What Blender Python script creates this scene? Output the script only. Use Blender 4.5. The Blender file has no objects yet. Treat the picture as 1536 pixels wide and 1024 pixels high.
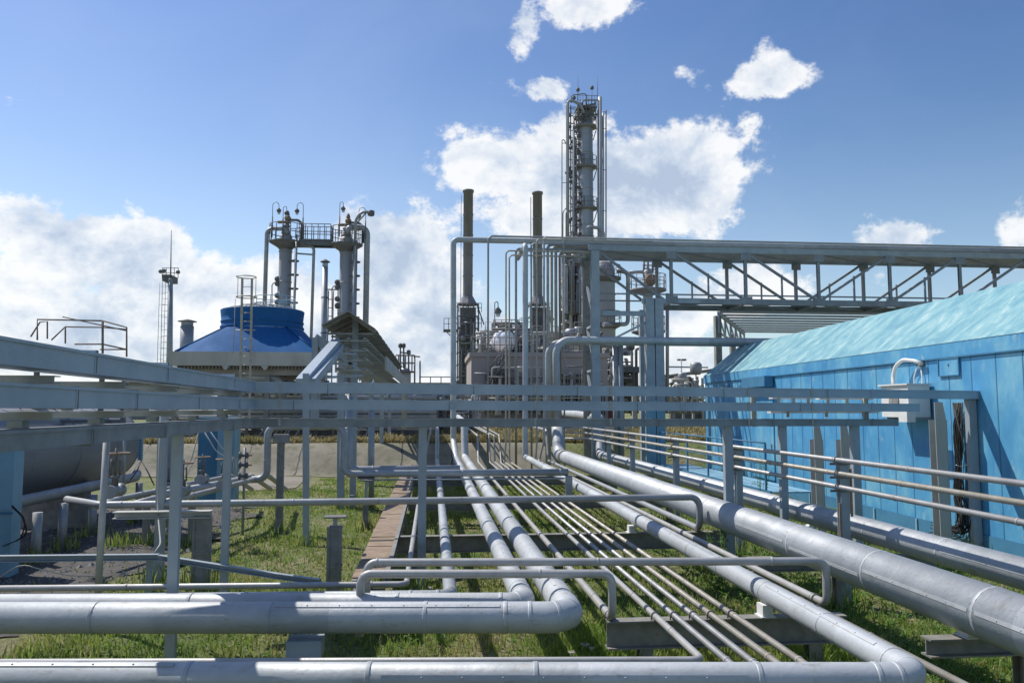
import bpy, math, random
import numpy as np
from mathutils import Vector as V
R = math.radians
rnd = random.Random(7)
scene = bpy.context.scene
col = scene.collection
# ---------------------------------------------------------------- camera model (28 mm lens, pitched up a little)
F = 1195.0; H = 2.6
YAW = math.atan(120*math.cos(math.atan(100/F))/F); PIT = math.atan(100/F)
cF = V((math.sin(YAW)*math.cos(PIT), math.cos(YAW)*math.cos(PIT), math.sin(PIT)))
cR = V((math.cos(YAW), -math.sin(YAW), 0)); cU = cR.cross(cF)
CAM = V((0, 0, H))
def ray(u, v): return (cF*F + cR*(u-768) - cU*(v-512)).normalized()
def PZ(u, v, z): d = ray(u, v); return CAM + d*((z-H)/d.z)
def PY(u, v, Y): d = ray(u, v); return CAM + d*(Y/d.y)
def PX(u, v, X): d = ray(u, v); return CAM + d*(X/d.x)
cd = bpy.data.cameras.new('camera'); cam = bpy.data.objects.new('camera', cd); col.objects.link(cam)
cd.sensor_width = 36; cd.lens = 36*F/1536; cd.clip_end = 6000; cd.clip_start = 0.1
cam.location = CAM; cam.rotation_euler = (math.pi/2+PIT, 0, -YAW); scene.camera = cam
G0 = -0.25
# ---------------------------------------------------------------- materials
MATS = {}
def nt(m):
    m.use_nodes = True; n = m.node_tree; n.nodes.clear(); return n
def N(t, typ, **kw):
    n = t.nodes.new(typ)
    for k, v in kw.items():
        if k.startswith('i_'):
            n.inputs[k[2:].replace('_', ' ')].default_value = v
        else: setattr(n, k, v)
    return n
def ramp(t, stops, interp='LINEAR'):
    r = t.nodes.new('ShaderNodeValToRGB'); r.color_ramp.interpolation = interp
    e = r.color_ramp.elements
    while len(e) < len(stops): e.new(0.5)
    for i, (p, c) in enumerate(stops):
        e[i].position = p
        e[i].color = (c, c, c, 1) if isinstance(c, (int, float)) else (*c, 1)
    return r
def mixc(t, fac, a, b, mode='MIX'):
    m = t.nodes.new('ShaderNodeMix'); m.data_type = 'RGBA'; m.blend_type = mode
    for s, v in ((0, fac), (6, a), (7, b)):
        if hasattr(v, 'is_output'): t.links.new(v, m.inputs[s])
        elif isinstance(v, (int, float)): m.inputs[s].default_value = v if s == 0 else (v, v, v, 1)
        else: m.inputs[s].default_value = (*v, 1)
    return m.outputs[2]
def mat(name, c, rough=0.5, metal=0.0, c2=None, sc=2.0, stretch=(1, 1, 1), dirt=None, dsc=6.0, dthr=0.6, bump=0.02, bsc=30.0, panel=None, dent=0, spec=.5):
    m = bpy.data.materials.new(name); t = nt(m); L = t.links.new
    out = N(t, 'ShaderNodeOutputMaterial'); b = N(t, 'ShaderNodeBsdfPrincipled'); L(b.outputs[0], out.inputs[0])
    tc = N(t, 'ShaderNodeTexCoord'); mp = N(t, 'ShaderNodeMapping'); L(tc.outputs['Object'], mp.inputs[0]); mp.inputs['Scale'].default_value = stretch
    n1 = N(t, 'ShaderNodeTexNoise', i_Scale=sc, i_Detail=6.0, i_Roughness=0.6); L(mp.outputs[0], n1.inputs[0])
    c2 = c2 or tuple(x*0.8 for x in c)
    r1 = ramp(t, [(0.35, 0.0), (0.65, 1.0)]); L(n1.outputs[0], r1.inputs[0])
    o = mixc(t, r1.outputs[0], c, c2)
    if dirt:
        n2 = N(t, 'ShaderNodeTexNoise', i_Scale=dsc, i_Detail=8.0, i_Roughness=0.7); L(mp.outputs[0], n2.inputs[0])
        r2 = ramp(t, [(dthr, 0.0), (min(dthr+0.12, 1), 1.0)]); L(n2.outputs[0], r2.inputs[0])
        o = mixc(t, r2.outputs[0], o, dirt)
    if dent:                                                         # separate cladding sheets differ a little in tone
        vm = N(t, 'ShaderNodeVectorMath', operation='MULTIPLY'); L(tc.outputs['Object'], vm.inputs[0]); vm.inputs[1].default_value = (.62, .62, .3)
        vf = N(t, 'ShaderNodeVectorMath', operation='FLOOR'); L(vm.outputs[0], vf.inputs[0])
        wn = N(t, 'ShaderNodeTexWhiteNoise', noise_dimensions='3D'); L(vf.outputs[0], wn.inputs[0])
        rw = ramp(t, [(0, .84), (1, 1.10)]); L(wn.outputs[0], rw.inputs[0]); o = mixc(t, 1.0, o, rw.outputs[0], 'MULTIPLY')
        mp2 = N(t, 'ShaderNodeMapping'); L(tc.outputs['Object'], mp2.inputs[0]); mp2.inputs['Scale'].default_value = (1, 1, 5)
        n5 = N(t, 'ShaderNodeTexNoise', i_Scale=5.5, i_Detail=9.0, i_Roughness=.75); L(mp2.outputs[0], n5.inputs[0])
        r5 = ramp(t, [(.56, 0.0), (.66, .55)]); L(n5.outputs[0], r5.inputs[0]); o = mixc(t, r5.outputs[0], o, (.25, .22, .18))
        r6 = ramp(t, [(.30, .35), (.40, 0.0)]); L(n5.outputs[0], r6.inputs[0]); o = mixc(t, r6.outputs[0], o, (.62, .62, .60))
    L(o, b.inputs['Base Color'])
    n3 = N(t, 'ShaderNodeTexNoise', i_Scale=bsc, i_Detail=5.0); L(mp.outputs[0], n3.inputs[0])
    rr = N(t, 'ShaderNodeMapRange'); L(n1.outputs[0], rr.inputs[0]); rr.inputs[3].default_value = max(rough-0.12, 0.05); rr.inputs[4].default_value = min(rough+0.15, 1)
    L(rr.outputs[0], b.inputs['Roughness']); b.inputs['Metallic'].default_value = metal; b.inputs['Specular IOR Level'].default_value = spec
    if bump:
        bp = N(t, 'ShaderNodeBump', i_Strength=0.6, i_Distance=bump); L(n3.outputs[0], bp.inputs['Height']); L(bp.outputs[0], b.inputs['Normal'])
        if dent:
            n4 = N(t, 'ShaderNodeTexNoise', i_Scale=2.6, i_Detail=2.0, i_Roughness=.45); L(tc.outputs['Object'], n4.inputs[0])
            b4 = N(t, 'ShaderNodeBump', i_Strength=.8, i_Distance=dent); L(n4.outputs[0], b4.inputs['Height']); L(b4.outputs[0], bp.inputs['Normal'])
    MATS[name] = m; return m
clad = mat('aluminium_cladding', (.485, .505, .52), .56, .25, (.41, .435, .45), 3.0, dirt=(.36, .35, .31), dsc=4, dthr=.60, bump=.004, bsc=24, dent=.012)
cladl = mat('pale_cladding', (.42, .445, .465), .5, .3, (.33, .355, .375), 4.0, dirt=(.28, .26, .22), dsc=7, dthr=.62, bump=.004, bsc=40, dent=.008)
cladd = mat('dull_grey_steel', (.37, .385, .395), .5, .35, (.29, .30, .31), 2.0, dirt=(.2, .18, .15), dsc=5, dthr=.6, bump=.004, bsc=40)
small = mat('weathered_small_pipe_paint', (.44, .44, .43), .48, .25, (.35, .34, .325), 5.0, dirt=(.27, .21, .14), dsc=9, dthr=.61, bump=.002, bsc=80)
tan = mat('tan_pipe_paint', (.44, .41, .35), .5, .15, (.33, .30, .24), 6.0, dirt=(.24, .16, .09), dsc=9, dthr=.58, bump=.002, bsc=80)
paint = mat('grey_blue_steel_paint', (.35, .395, .43), .5, .1, (.28, .325, .36), 2.5, dirt=(.30, .30, .28), dsc=7, dthr=.6, bump=.003, bsc=60)
trayp = mat('tray_paint', (.40, .455, .505), .5, .15, (.32, .375, .43), 2.0, dirt=(.33, .35, .36), dsc=5, dthr=.62, bump=.004, bsc=50)
truss = mat('truss_steel', (.27, .29, .31), .6, .1, (.21, .225, .24), 2.5, dirt=(.2, .19, .17), dsc=7, dthr=.6, bump=.003, bsc=60)
traydk = mat('dark_tray_steel', (.28, .30, .31), .55, .2, (.20, .215, .22), 3.0, dirt=(.2, .17, .13), dsc=8, dthr=.62, bump=.004, bsc=60)
beige = mat('beige_bracket_paint', (.44, .43, .38), .6, 0, (.34, .33, .29), 4, dirt=(.2, .11, .05), dsc=7, dthr=.6, bump=.004)
conc = mat('concrete_post', (.29, .285, .27), .85, 0, (.20, .195, .185), 5, dirt=(.12, .12, .11), dsc=9, dthr=.58, bump=.012, bsc=40)
slab = mat('slope_concrete', (.26, .235, .18), .9, 0, (.18, .165, .12), 1.2, dirt=(.14, .15, .08), dsc=2.5, dthr=.53, bump=.02, bsc=12)
rust = mat('rusty_plate', (.31, .225, .155), .75, 0, (.20, .14, .095), 5, dirt=(.30, .26, .20), dsc=6, dthr=.58, bump=.008, bsc=40)
rustl = mat('thin_rust', (.20, .13, .10), .75, 0, (.28, .24, .2), 8, dirt=(.11, .07, .05), dsc=12, dthr=.58, bump=.004)
rackst = mat('rack_beam_steel', (.27, .265, .24), .65, .1, (.19, .185, .165), 6, dirt=(.22, .12, .05), dsc=7, dthr=.58, bump=.006)
dark = mat('dark_weathered_steel', (.19, .188, .19), .7, .2, (.135, .13, .13), 4, dirt=(.14, .10, .08), dsc=8, dthr=.6, bump=.01)
stackm = mat('stack_brown_steel', (.27, .27, .29), .7, .2, (.20, .19, .20), .8, stretch=(1, 1, .3), dirt=(.14, .11, .09), dsc=2, dthr=.6, bump=.02, bsc=6)
colm = mat('column_insulation', (.36, .355, .35), .55, .3, (.28, .27, .265), .6, stretch=(1, 1, .25), dirt=(.12, .10, .09), dsc=1.5, dthr=.62, bump=.02, bsc=5)
colp = mat('pale_column_insulation', (.44, .455, .46), .45, .45, (.35, .36, .365), .5, stretch=(1, 1, .25), dirt=(.16, .15, .14), dsc=1.2, dthr=.64, bump=.02, bsc=5)
blued = mat('cooling_hood_blue', (.026, .125, .315), .7, .0, (.018, .10, .265), .8, dirt=(.05, .16, .36), dsc=1.6, dthr=.6, bump=.006, bsc=8, spec=.12)
bluel = mat('pale_blue_paint', (.24, .42, .52), .55, .0, (.19, .35, .45), 2, dirt=(.22, .38, .46), dsc=5, dthr=.6, bump=.006)
bluem = mat('mid_blue_paint', (.07, .22, .36), .5, 0, (.05, .18, .31), 2, dirt=(.05, .25, .48), dsc=5, dthr=.6, bump=.006)
white = mat('off_white_paint', (.72, .72, .69), .55, 0, (.62, .61, .58), 3, dirt=(.36, .34, .30), dsc=5, dthr=.64, bump=.003)
palec = mat('pale_concrete_beam', (.50, .49, .45), .8, 0, (.40, .39, .35), 1.2, stretch=(1, 1, .4), dirt=(.30, .28, .25), dsc=2, dthr=.6, bump=.02, bsc=6)
pinkc = mat('pinkish_plaster', (.40, .35, .335), .85, 0, (.32, .28, .27), .3, dirt=(.26, .22, .21), dsc=.6, dthr=.62, bump=.02, bsc=4)
tankm = mat('dull_tank_shell', (.26, .27, .285), .5, .25, (.20, .205, .22), 1.2, stretch=(1, .3, 1), dirt=(.2, .195, .19), dsc=2.5, dthr=.6, bump=.006, bsc=14)
black = mat('black_rubber', (.025, .025, .027), .6, 0, (.018, .018, .018), 5, bump=.002)
glassd = mat('dark_window', (.02, .024, .03), .15, 0, (.03, .034, .04), 1, bump=0)
maroon = mat('maroon_paint', (.12, .015, .02), .3, 0, (.10, .012, .018), 1, bump=0)
silver = mat('silver_vessel_paint', (.82, .83, .84), .38, .05, (.76, .77, .78), .5, bump=.005, bsc=5)
roofb = mat('slate_roof_sheet', (.34, .31, .28), .8, 0, (.25, .225, .20), 1, dirt=(.18, .16, .13), dsc=2, dthr=.58, bump=.01)
gravel = mat('gravel_shade_toned', (.10, .092, .085), .95, 0, (.06, .056, .052), 5, dirt=(.20, .19, .17), dsc=22, dthr=.60, bump=.05, bsc=35)  # dark tone is the yard's shadow put into the gravel colour
roadm = mat('worn_road', (.24, .215, .175), .9, 0, (.19, .17, .13), .8, dirt=(.14, .14, .10), dsc=2, dthr=.62, bump=.01, bsc=20)
for k in ('cooling_hood_blue',): pass

def wall_mat():
    m = bpy.data.materials.new('weathered_turquoise_panels'); t = nt(m); L = t.links.new
    out = N(t, 'ShaderNodeOutputMaterial'); b = N(t, 'ShaderNodeBsdfPrincipled'); L(b.outputs[0], out.inputs[0])
    tc = N(t, 'ShaderNodeTexCoord'); mp = N(t, 'ShaderNodeMapping'); L(tc.outputs['Object'], mp.inputs[0]); mp.inputs['Scale'].default_value = (1, .9, .55)
    n1 = N(t, 'ShaderNodeTexNoise', i_Scale=1.3, i_Detail=7.0, i_Roughness=.62); L(mp.outputs[0], n1.inputs[0])
    n2 = N(t, 'ShaderNodeTexNoise', i_Scale=4.5, i_Detail=6.0, i_Roughness=.7); L(mp.outputs[0], n2.inputs[0])
    r1 = ramp(t, [(.32, (.05, .235, .46)), (.52, (.09, .32, .53)), (.70, (.19, .44, .57))]); L(n1.outputs[0], r1.inputs[0])
    r2 = ramp(t, [(.56, 0.0), (.72, .6)]); L(n2.outputs[0], r2.inputs[0])
    o = mixc(t, r2.outputs[0], r1.outputs[0], (.36, .51, .53))
    L(o, b.inputs['Base Color']); b.inputs['Roughness'].default_value = .5
    bp = N(t, 'ShaderNodeBump', i_Strength=.4, i_Distance=.01); L(n2.outputs[0], bp.inputs['Height']); L(bp.outputs[0], b.inputs['Normal'])
    return m
def roof_mat():
    m = bpy.data.materials.new('faded_turquoise_roof'); t = nt(m); L = t.links.new
    out = N(t, 'ShaderNodeOutputMaterial'); b = N(t, 'ShaderNodeBsdfPrincipled'); L(b.outputs[0], out.inputs[0])
    tc = N(t, 'ShaderNodeTexCoord'); mp = N(t, 'ShaderNodeMapping'); L(tc.outputs['Object'], mp.inputs[0])
    mp.inputs['Rotation'].default_value = (R(25), 0, 0); mp.inputs['Scale'].default_value = (1.0, 1.25, .30)
    n1 = N(t, 'ShaderNodeTexNoise', i_Scale=1.9, i_Detail=9.0, i_Roughness=.7, i_Distortion=.5); L(mp.outputs[0], n1.inputs[0])
    r1 = ramp(t, [(.30, (.085, .24, .31)), (.44, (.125, .30, .36)), (.55, (.20, .38, .41)), (.68, (.37, .50, .49))]); L(n1.outputs[0], r1.inputs[0])
    L(r1.outputs[0], b.inputs['Base Color']); b.inputs['Roughness'].default_value = .6
    return m
wallm = wall_mat(); roofm = roof_mat()

def ground_mat():
    m = bpy.data.materials.new('rough_grass_ground'); t = nt(m); L = t.links.new
    out = N(t, 'ShaderNodeOutputMaterial'); b = N(t, 'ShaderNodeBsdfPrincipled'); L(b.outputs[0], out.inputs[0])
    tc = N(t, 'ShaderNodeTexCoord')
    n1 = N(t, 'ShaderNodeTexNoise', i_Scale=.45, i_Detail=7.0, i_Roughness=.65); L(tc.outputs['Object'], n1.inputs[0])
    n2 = N(t, 'ShaderNodeTexNoise', i_Scale=9.0, i_Detail=8.0, i_Roughness=.75); L(tc.outputs['Object'], n2.inputs[0])
    r1 = ramp(t, [(.30, (.12, .17, .045)), (.46, (.18, .215, .07)), (.58, (.27, .25, .125)), (.70, (.37, .31, .20))]); L(n1.outputs[0], r1.inputs[0])
    r2 = ramp(t, [(.35, .45), (.65, 1.25)]); L(n2.outputs[0], r2.inputs[0])
    L(mixc(t, 1.0, r1.outputs[0], r2.outputs[0], 'MULTIPLY'), b.inputs['Base Color']); b.inputs['Roughness'].default_value = .95
    bp = N(t, 'ShaderNodeBump', i_Strength=1.0, i_Distance=.08); L(n2.outputs[0], bp.inputs['Height']); L(bp.outputs[0], b.inputs['Normal'])
    return m
def leaf_mat(name, ca, cb, cc, sc=.8, tr=.45):
    m = bpy.data.materials.new(name); t = nt(m); L = t.links.new
    out = N(t, 'ShaderNodeOutputMaterial'); b = N(t, 'ShaderNodeBsdfPrincipled'); tl = N(t, 'ShaderNodeBsdfTranslucent'); mx = N(t, 'ShaderNodeMixShader'); mx.inputs[0].default_value = tr
    tc = N(t, 'ShaderNodeTexCoord')
    n1 = N(t, 'ShaderNodeTexNoise', i_Scale=sc, i_Detail=5.0, i_Roughness=.7); L(tc.outputs['Object'], n1.inputs[0])
    n2 = N(t, 'ShaderNodeTexNoise', i_Scale=sc*22, i_Detail=2.0); L(tc.outputs['Object'], n2.inputs[0])
    r1 = ramp(t, [(.34, ca), (.52, cb), (.68, cc)]); L(n1.outputs[0], r1.inputs[0])
    r2 = ramp(t, [(.3, .6), (.7, 1.4)]); L(n2.outputs[0], r2.inputs[0])
    o = mixc(t, 1.0, r1.outputs[0], r2.outputs[0], 'MULTIPLY')
    L(o, b.inputs['Base Color']); L(o, tl.inputs[0]); b.inputs['Roughness'].default_value = .65
    L(b.outputs[0], mx.inputs[1]); L(tl.outputs[0], mx.inputs[2]); L(mx.outputs[0], out.inputs[0])
    return m
groundm = ground_mat()
grassm = leaf_mat('grass_blades', (.15, .26, .035), (.27, .35, .075), (.44, .40, .17))
drym = leaf_mat('dry_grass_blades', (.32, .27, .11), (.40, .33, .17), (.22, .24, .08), 1.2, .3)
leafm = leaf_mat('broad_weed_leaves', (.075, .17, .025), (.13, .25, .045), (.19, .28, .065), 2.5)
treem = leaf_mat('far_tree_leaves', (.03, .055, .015), (.045, .08, .02), (.06, .09, .03), .3, .25)
petal = leaf_mat('white_petals', (.6, .6, .52), (.7, .7, .62), (.55, .56, .45), 5, .3)

# ---------------------------------------------------------------- mesh builder
def tagit(o, label=None, cat=None, group=None, kind=None):
    if label: o['label'] = label
    if cat: o['category'] = cat
    if group: o['group'] = group
    if kind: o['kind'] = kind
    return o
def thing(name, label, cat, loc=(0, 0, 0), group=None):
    o = bpy.data.objects.new(name, None); o.empty_display_size = .2; col.objects.link(o); o.location = XF[0](V(loc)) if XF[0] else V(loc)
    return tagit(o, label, cat, group)
def fillet(pts, fil, k=7):
    pts = [V(p) for p in pts]
    if not fil or len(pts) < 3: return pts
    out = [pts[0]]
    for a, b, c in zip(pts, pts[1:], pts[2:]):
        d1 = (a-b); d2 = (c-b); l1, l2 = d1.length, d2.length; d1.normalize(); d2.normalize()
        ang = d1.angle(d2)
        if ang > 3.05: out.append(b); continue
        tl = min(fil/math.tan(ang/2), l1*.49, l2*.49); rr = tl*math.tan(ang/2)
        bis = (d1+d2).normalized(); cen = b+bis*(rr/math.sin(ang/2))
        s = b+d1*tl-cen; e = b+d2*tl-cen
        tot = s.angle(e)
        for i in range(k+1):
            w = i/k
            out.append(cen+(s*math.sin((1-w)*tot)+e*math.sin(w*tot))/math.sin(tot))
    out.append(pts[-1]); return out
XF = [None]
class MB:
    def __init__(s): s.v = []; s.f = []; s.sm = []
    def quad8(s, P):
        b = len(s.v); s.v += [V(p) for p in P]
        for q in ((0, 3, 2, 1), (4, 5, 6, 7), (0, 1, 5, 4), (1, 2, 6, 5), (2, 3, 7, 6), (3, 0, 4, 7)):
            s.f.append(tuple(b+i for i in q)); s.sm.append(False)
        return s
    def box(s, a, b):
        x0, y0, z0 = a; x1, y1, z1 = b
        x0, x1 = min(x0, x1), max(x0, x1); y0, y1 = min(y0, y1), max(y0, y1); z0, z1 = min(z0, z1), max(z0, z1)
        return s.quad8([(x0, y0, z0), (x1, y0, z0), (x1, y1, z0), (x0, y1, z0), (x0, y0, z1), (x1, y0, z1), (x1, y1, z1), (x0, y1, z1)])
    def bar(s, p, q, w, h, up=(0, 0, 1), dw=0, dh=0):
        p = V(p); q = V(q); d = (q-p).normalized(); up = V(up)
        if abs(d.dot(up)) > .98: up = V((0, 1, 0))
        r = d.cross(up).normalized(); u = r.cross(d)
        r0, u0 = r*(w/2), u*(h/2); o = r*dw+u*dh
        return s.quad8([p-r0-u0+o, p+r0-u0+o, q+r0-u0+o, q-r0-u0+o, p-r0+u0+o, p+r0+u0+o, q+r0+u0+o, q-r0+u0+o])
    def ibeam(s, p, q, w, h, t=.014, up=(0, 0, 1)):
        s.bar(p, q, w, t, up, dh=h/2-t/2); s.bar(p, q, w, t, up, dh=-h/2+t/2); s.bar(p, q, t, h-2*t-.002, up); return s
    def chan(s, p, q, w, h, t=.01, up=(0, 0, 1), side=1):
        s.bar(p, q, w, t, up, dh=h/2-t/2); s.bar(p, q, w, t, up, dh=-h/2+t/2); s.bar(p, q, t, h-2*t-.002, up, dw=side*(w/2-t/2)); return s
    def tube(s, pts, r, n=10, fil=None, cap=True, k=7, smooth=True, sag=0):
        P = fillet(pts, fil, k); P = [p for i, p in enumerate(P) if i == 0 or (p-P[i-1]).length > 1e-5]
        T = [(P[min(i+1, len(P)-1)]-P[max(i-1, 0)]).normalized() for i in range(len(P))]
        a = V((0, 0, 1)) if abs(T[0].z) < .9 else V((1, 0, 0)); nrm = T[0].cross(a).normalized()
        b0 = len(s.v)
        for i, p in enumerate(P):
            nrm = (nrm-T[i]*nrm.dot(T[i])).normalized(); bn = T[i].cross(nrm)
            sc = 1.0
            if 0 < i < len(P)-1:
                c = T[i].dot((P[i]-P[i-1]).normalized()); sc = 1/max(c, .6)
            rr = r[min(i, len(r)-1)] if isinstance(r, (list, tuple)) else r
            for j in range(n):
                th = 2*math.pi*j/n; s.v.append(p+(nrm*math.cos(th)+bn*math.sin(th))*rr)
        for i in range(len(P)-1):
            for j in range(n):
                s.f.append((b0+i*n+j, b0+i*n+(j+1) % n, b0+(i+1)*n+(j+1) % n, b0+(i+1)*n+j)); s.sm.append(smooth)
        if cap:
            s.f.append(tuple(b0+j for j in range(n))[::-1]); s.sm.append(False)
            e = b0+(len(P)-1)*n; s.f.append(tuple(e+j for j in range(n))); s.sm.append(False)
        return s
    def ring(s, c, Rr, r, ax=(0, 0, 1), n=20, m=6, a0=0, a1=2*math.pi):
        c = V(c); ax = V(ax).normalized(); a = V((1, 0, 0)) if abs(ax.x) < .9 else V((0, 1, 0))
        e1 = ax.cross(a).normalized(); e2 = ax.cross(e1); full = abs(a1-a0) > 6.28
        pts = [c+(e1*math.cos(a0+(a1-a0)*i/n)+e2*math.sin(a0+(a1-a0)*i/n))*Rr for i in range(n+(0 if full else 1))]
        if full:
            b0 = len(s.v)
            for i, p in enumerate(pts):
                o = (p-c).normalized()
                for j in range(m):
                    th = 2*math.pi*j/m; s.v.append(p+(o*math.cos(th)+ax*math.sin(th))*r)
            for i in range(n):
                for j in range(m):
                    i2 = (i+1) % n; j2 = (j+1) % m
                    s.f.append((b0+i*m+j, b0+i2*m+j, b0+i2*m+j2, b0+i*m+j2)); s.sm.append(True)
        else: s.tube(pts, r, m)
        return s
    def lathe(s, c, prof, n=24, ax=(0, 0, 1), smooth=True, cap=True):
        c = V(c); ax = V(ax).normalized(); a = V((1, 0, 0)) if abs(ax.x) < .9 else V((0, 1, 0))
        e1 = ax.cross(a).normalized(); e2 = ax.cross(e1); b0 = len(s.v)
        for (r, t) in prof:
            for j in range(n):
                th = 2*math.pi*j/n; s.v.append(c+ax*t+(e1*math.cos(th)+e2*math.sin(th))*max(r, .0005))
        for i in range(len(prof)-1):
            for j in range(n):
                s.f.append((b0+i*n+j, b0+i*n+(j+1) % n, b0+(i+1)*n+(j+1) % n, b0+(i+1)*n+j)); s.sm.append(smooth)
        if cap:
            s.f.append(tuple(b0+j for j in range(n))[::-1]); s.sm.append(False)
            e = b0+(len(prof)-1)*n; s.f.append(tuple(e+j for j in range(n))); s.sm.append(False)
        return s
    def poly(s, pts, thick):
        """closed outline (list of points in a plane) extruded by vector thick"""
        b = len(s.v); n = len(pts); th = V(thick)
        s.v += [V(p) for p in pts]+[V(p)+th for p in pts]
        s.f.append(tuple(range(b, b+n))[::-1]); s.f.append(tuple(range(b+n, b+2*n))); s.sm += [False, False]
        for i in range(n): s.f.append((b+i, b+(i+1) % n, b+n+(i+1) % n, b+n+i)); s.sm.append(False)
        return s
    def build(s, name, m, parent=None, label=None, cat=None, group=None, kind=None):
        if XF[0]: s.v = [XF[0](v) for v in s.v]
        pl = V((0, 0, 0))
        if parent is not None:
            p = parent
            while p is not None: pl += V(p.location); p = p.parent
            o_loc = V((0, 0, 0)); off = pl
        else:
            xs = [v.x for v in s.v]; ys = [v.y for v in s.v]; zs = [v.z for v in s.v]
            off = V(((min(xs)+max(xs))/2, (min(ys)+max(ys))/2, min(zs))); o_loc = off
        me = bpy.data.meshes.new(name); me.from_pydata([tuple(v-off) for v in s.v], [], s.f)
        me.polygons.foreach_set('use_smooth', s.sm); me.materials.append(m); me.update()
        o = bpy.data.objects.new(name, me); col.objects.link(o); o.location = o_loc
        if parent is not None: o.parent = parent
        return tagit(o, label, cat, group, kind)
def along(P, d):
    for a, b in zip(P, P[1:]):
        l = (b-a).length
        if d <= l and l > 1e-6: return a+(b-a)*(d/l), (b-a).normalized()
        d -= l
    return P[-1], (P[-1]-P[-2]).normalized()
def plen(P): return sum((b-a).length for a, b in zip(P, P[1:]))
def pipe(label, pts, r, m, fil=None, bands=None, group=None, name='pipe', cat='pipe', n=14, seam=False, bm=None, bw=.02):
    """one pipe run; bands = distances along it where a joint band sits"""
    fil = fil if fil is not None else r*2.2
    pts = [V(p) for p in pts]
    if not bands and not seam:
        return MB().tube(pts, r, n, fil).build(name, m, None, label, cat, group)
    t = thing(name, label, cat, (pts[0].x, pts[0].y, min(p.z for p in pts)-r), group)
    MB().tube(pts, r, n, fil).build('pipe_shell', m, t)
    P = fillet(pts, fil); L = plen(P)
    if bands == 'auto': bands = []
    for d in (bands or []):
        if d >= L: continue
        p, tg = along(P, d)
        w = bw
        MB().lathe(p-tg*w, [(r*.9, 0), (r+.0035, 0.001), (r+.006, w*.5), (r+.004, w), (r+.006, w*1.5), (r+.0035, w*2-.001), (r*.9, w*2)], 20, tg, cap=False).build('joint_band', bm or m, t)
    if seam:
        for (d0, d1, ang) in seam:
            p, tg = along(P, d0); q, _ = along(P, d1)
            up = V((0, 0, 1)); rt = tg.cross(up).normalized(); o = (rt*math.cos(ang)+up*math.sin(ang))
            mb = MB().bar(p+o*(r+.002), q+o*(r+.002), .006, .035, up=o.cross(tg))
            k = int((d1-d0)/.28)
            for i in range(1, k):
                mb.lathe(p+(q-p)*(i/k)+o*(r+.004), [(.007, 0), (.007, .005), (.002, .008)], 6, o)
            mb.build('lap_seam', m, t)
    return t
def every(a, b, st): 
    out = []; d = a
    while d < b: out.append(d); d += st
    return out
def ubolt(mb, p, r, tg=(0, 1, 0)):
    """u-bolt clamp over a pipe resting on a beam"""
    p = V(p); tg = V(tg).normalized(); up = V((0, 0, 1)); rt = tg.cross(up).normalized(); R1 = r+.008
    pts = [p-rt*R1-up*(r+.01)]+[p+rt*(-R1*math.cos(a))+up*(R1*math.sin(a)) for a in [math.pi*i/8 for i in range(9)]]+[p+rt*R1-up*(r+.01)]
    mb.tube(pts, .007, 6); return mb
# ================================================================ world and sun
LD = V((.60, -.45, -1.0)).normalized()      # the way the sunlight travels
sun_el = math.asin(-LD.z); S = -LD
sl = bpy.data.lights.new('sun', 'SUN'); sl.energy = 3.5; sl.angle = R(.53); sl.color = (1.0, .95, .87)
so = bpy.data.objects.new('sun', sl); col.objects.link(so); so.rotation_euler = LD.to_track_quat('-Z', 'Y').to_euler(); so.location = (0, 0, 60)
w = bpy.data.worlds.new('World'); scene.world = w; w.use_nodes = True; t = w.node_tree; t.nodes.clear(); L = t.links.new
wo = N(t, 'ShaderNodeOutputWorld'); bg = N(t, 'ShaderNodeBackground'); L(bg.outputs[0], wo.inputs[0]); bg.inputs[1].default_value = .1
sky = N(t, 'ShaderNodeTexSky'); sky.sky_type = 'NISHITA'; sky.sun_disc = False; sky.sun_elevation = sun_el
sky.sun_rotation = math.atan2(S.x, S.y); sky.air_density = 1.0; sky.dust_density = .35; sky.ozone_density = 1.6; sky.altitude = 100
tc = N(t, 'ShaderNodeTexCoord'); sep = N(t, 'ShaderNodeSeparateXYZ'); L(tc.outputs['Generated'], sep.inputs[0])
def mth(op, a, b=None, c=None, clamp=False):
    n = t.nodes.new('ShaderNodeMath'); n.operation = op; n.use_clamp = clamp
    for i, x in enumerate((a, b, c)):
        if x is None: continue
        if hasattr(x, 'is_output'): L(x, n.inputs[i])
        else: n.inputs[i].default_value = x
    return n.outputs[0]
az = mth('ARCTAN2', sep.outputs[0], sep.outputs[1]); el = mth('ARCSINE', sep.outputs[2])
def azel(u, v):
    d = ray(u, v); return math.atan2(d.x, d.y), math.asin(d.z)
# clouds: (u, v, half width, half height, weight)
CL = [(905, 280, 195, 95, 1.0), (1020, 262, 145, 88, 1.05), (760, 262, 90, 50, .80), (850, 330, 190, 60, .85), (600, 385, 105, 80, .75), (650, 470, 170, 120, .85),
      (25, 325, 110, 55, .85), (150, 372, 150, 62, .95), (300, 440, 210, 70, .9), (40, 430, 130, 100, .8), (130, 520, 320, 105, 1.0), (450, 540, 330, 105, .95),
      (1330, 355, 75, 38, .8), (1120, 445, 300, 60, .62), (1536, 345, 40, 50, .65), (1030, 108, 66, 42, .60), (1152, 120, 72, 28, .68), (815, 132, 65, 25, .54), (880, 8, 90, 38, .60), (785, 45, 34, 58, .56),
      (1090, 172, 40, 14, .42), (845, 215, 60, 30, .62), (740, 240, 70, 30, .75), (900, 560, 900, 55, .75), (-300, 400, 260, 140, .85), (1900, 400, 250, 90, .7)]
best = None
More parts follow.
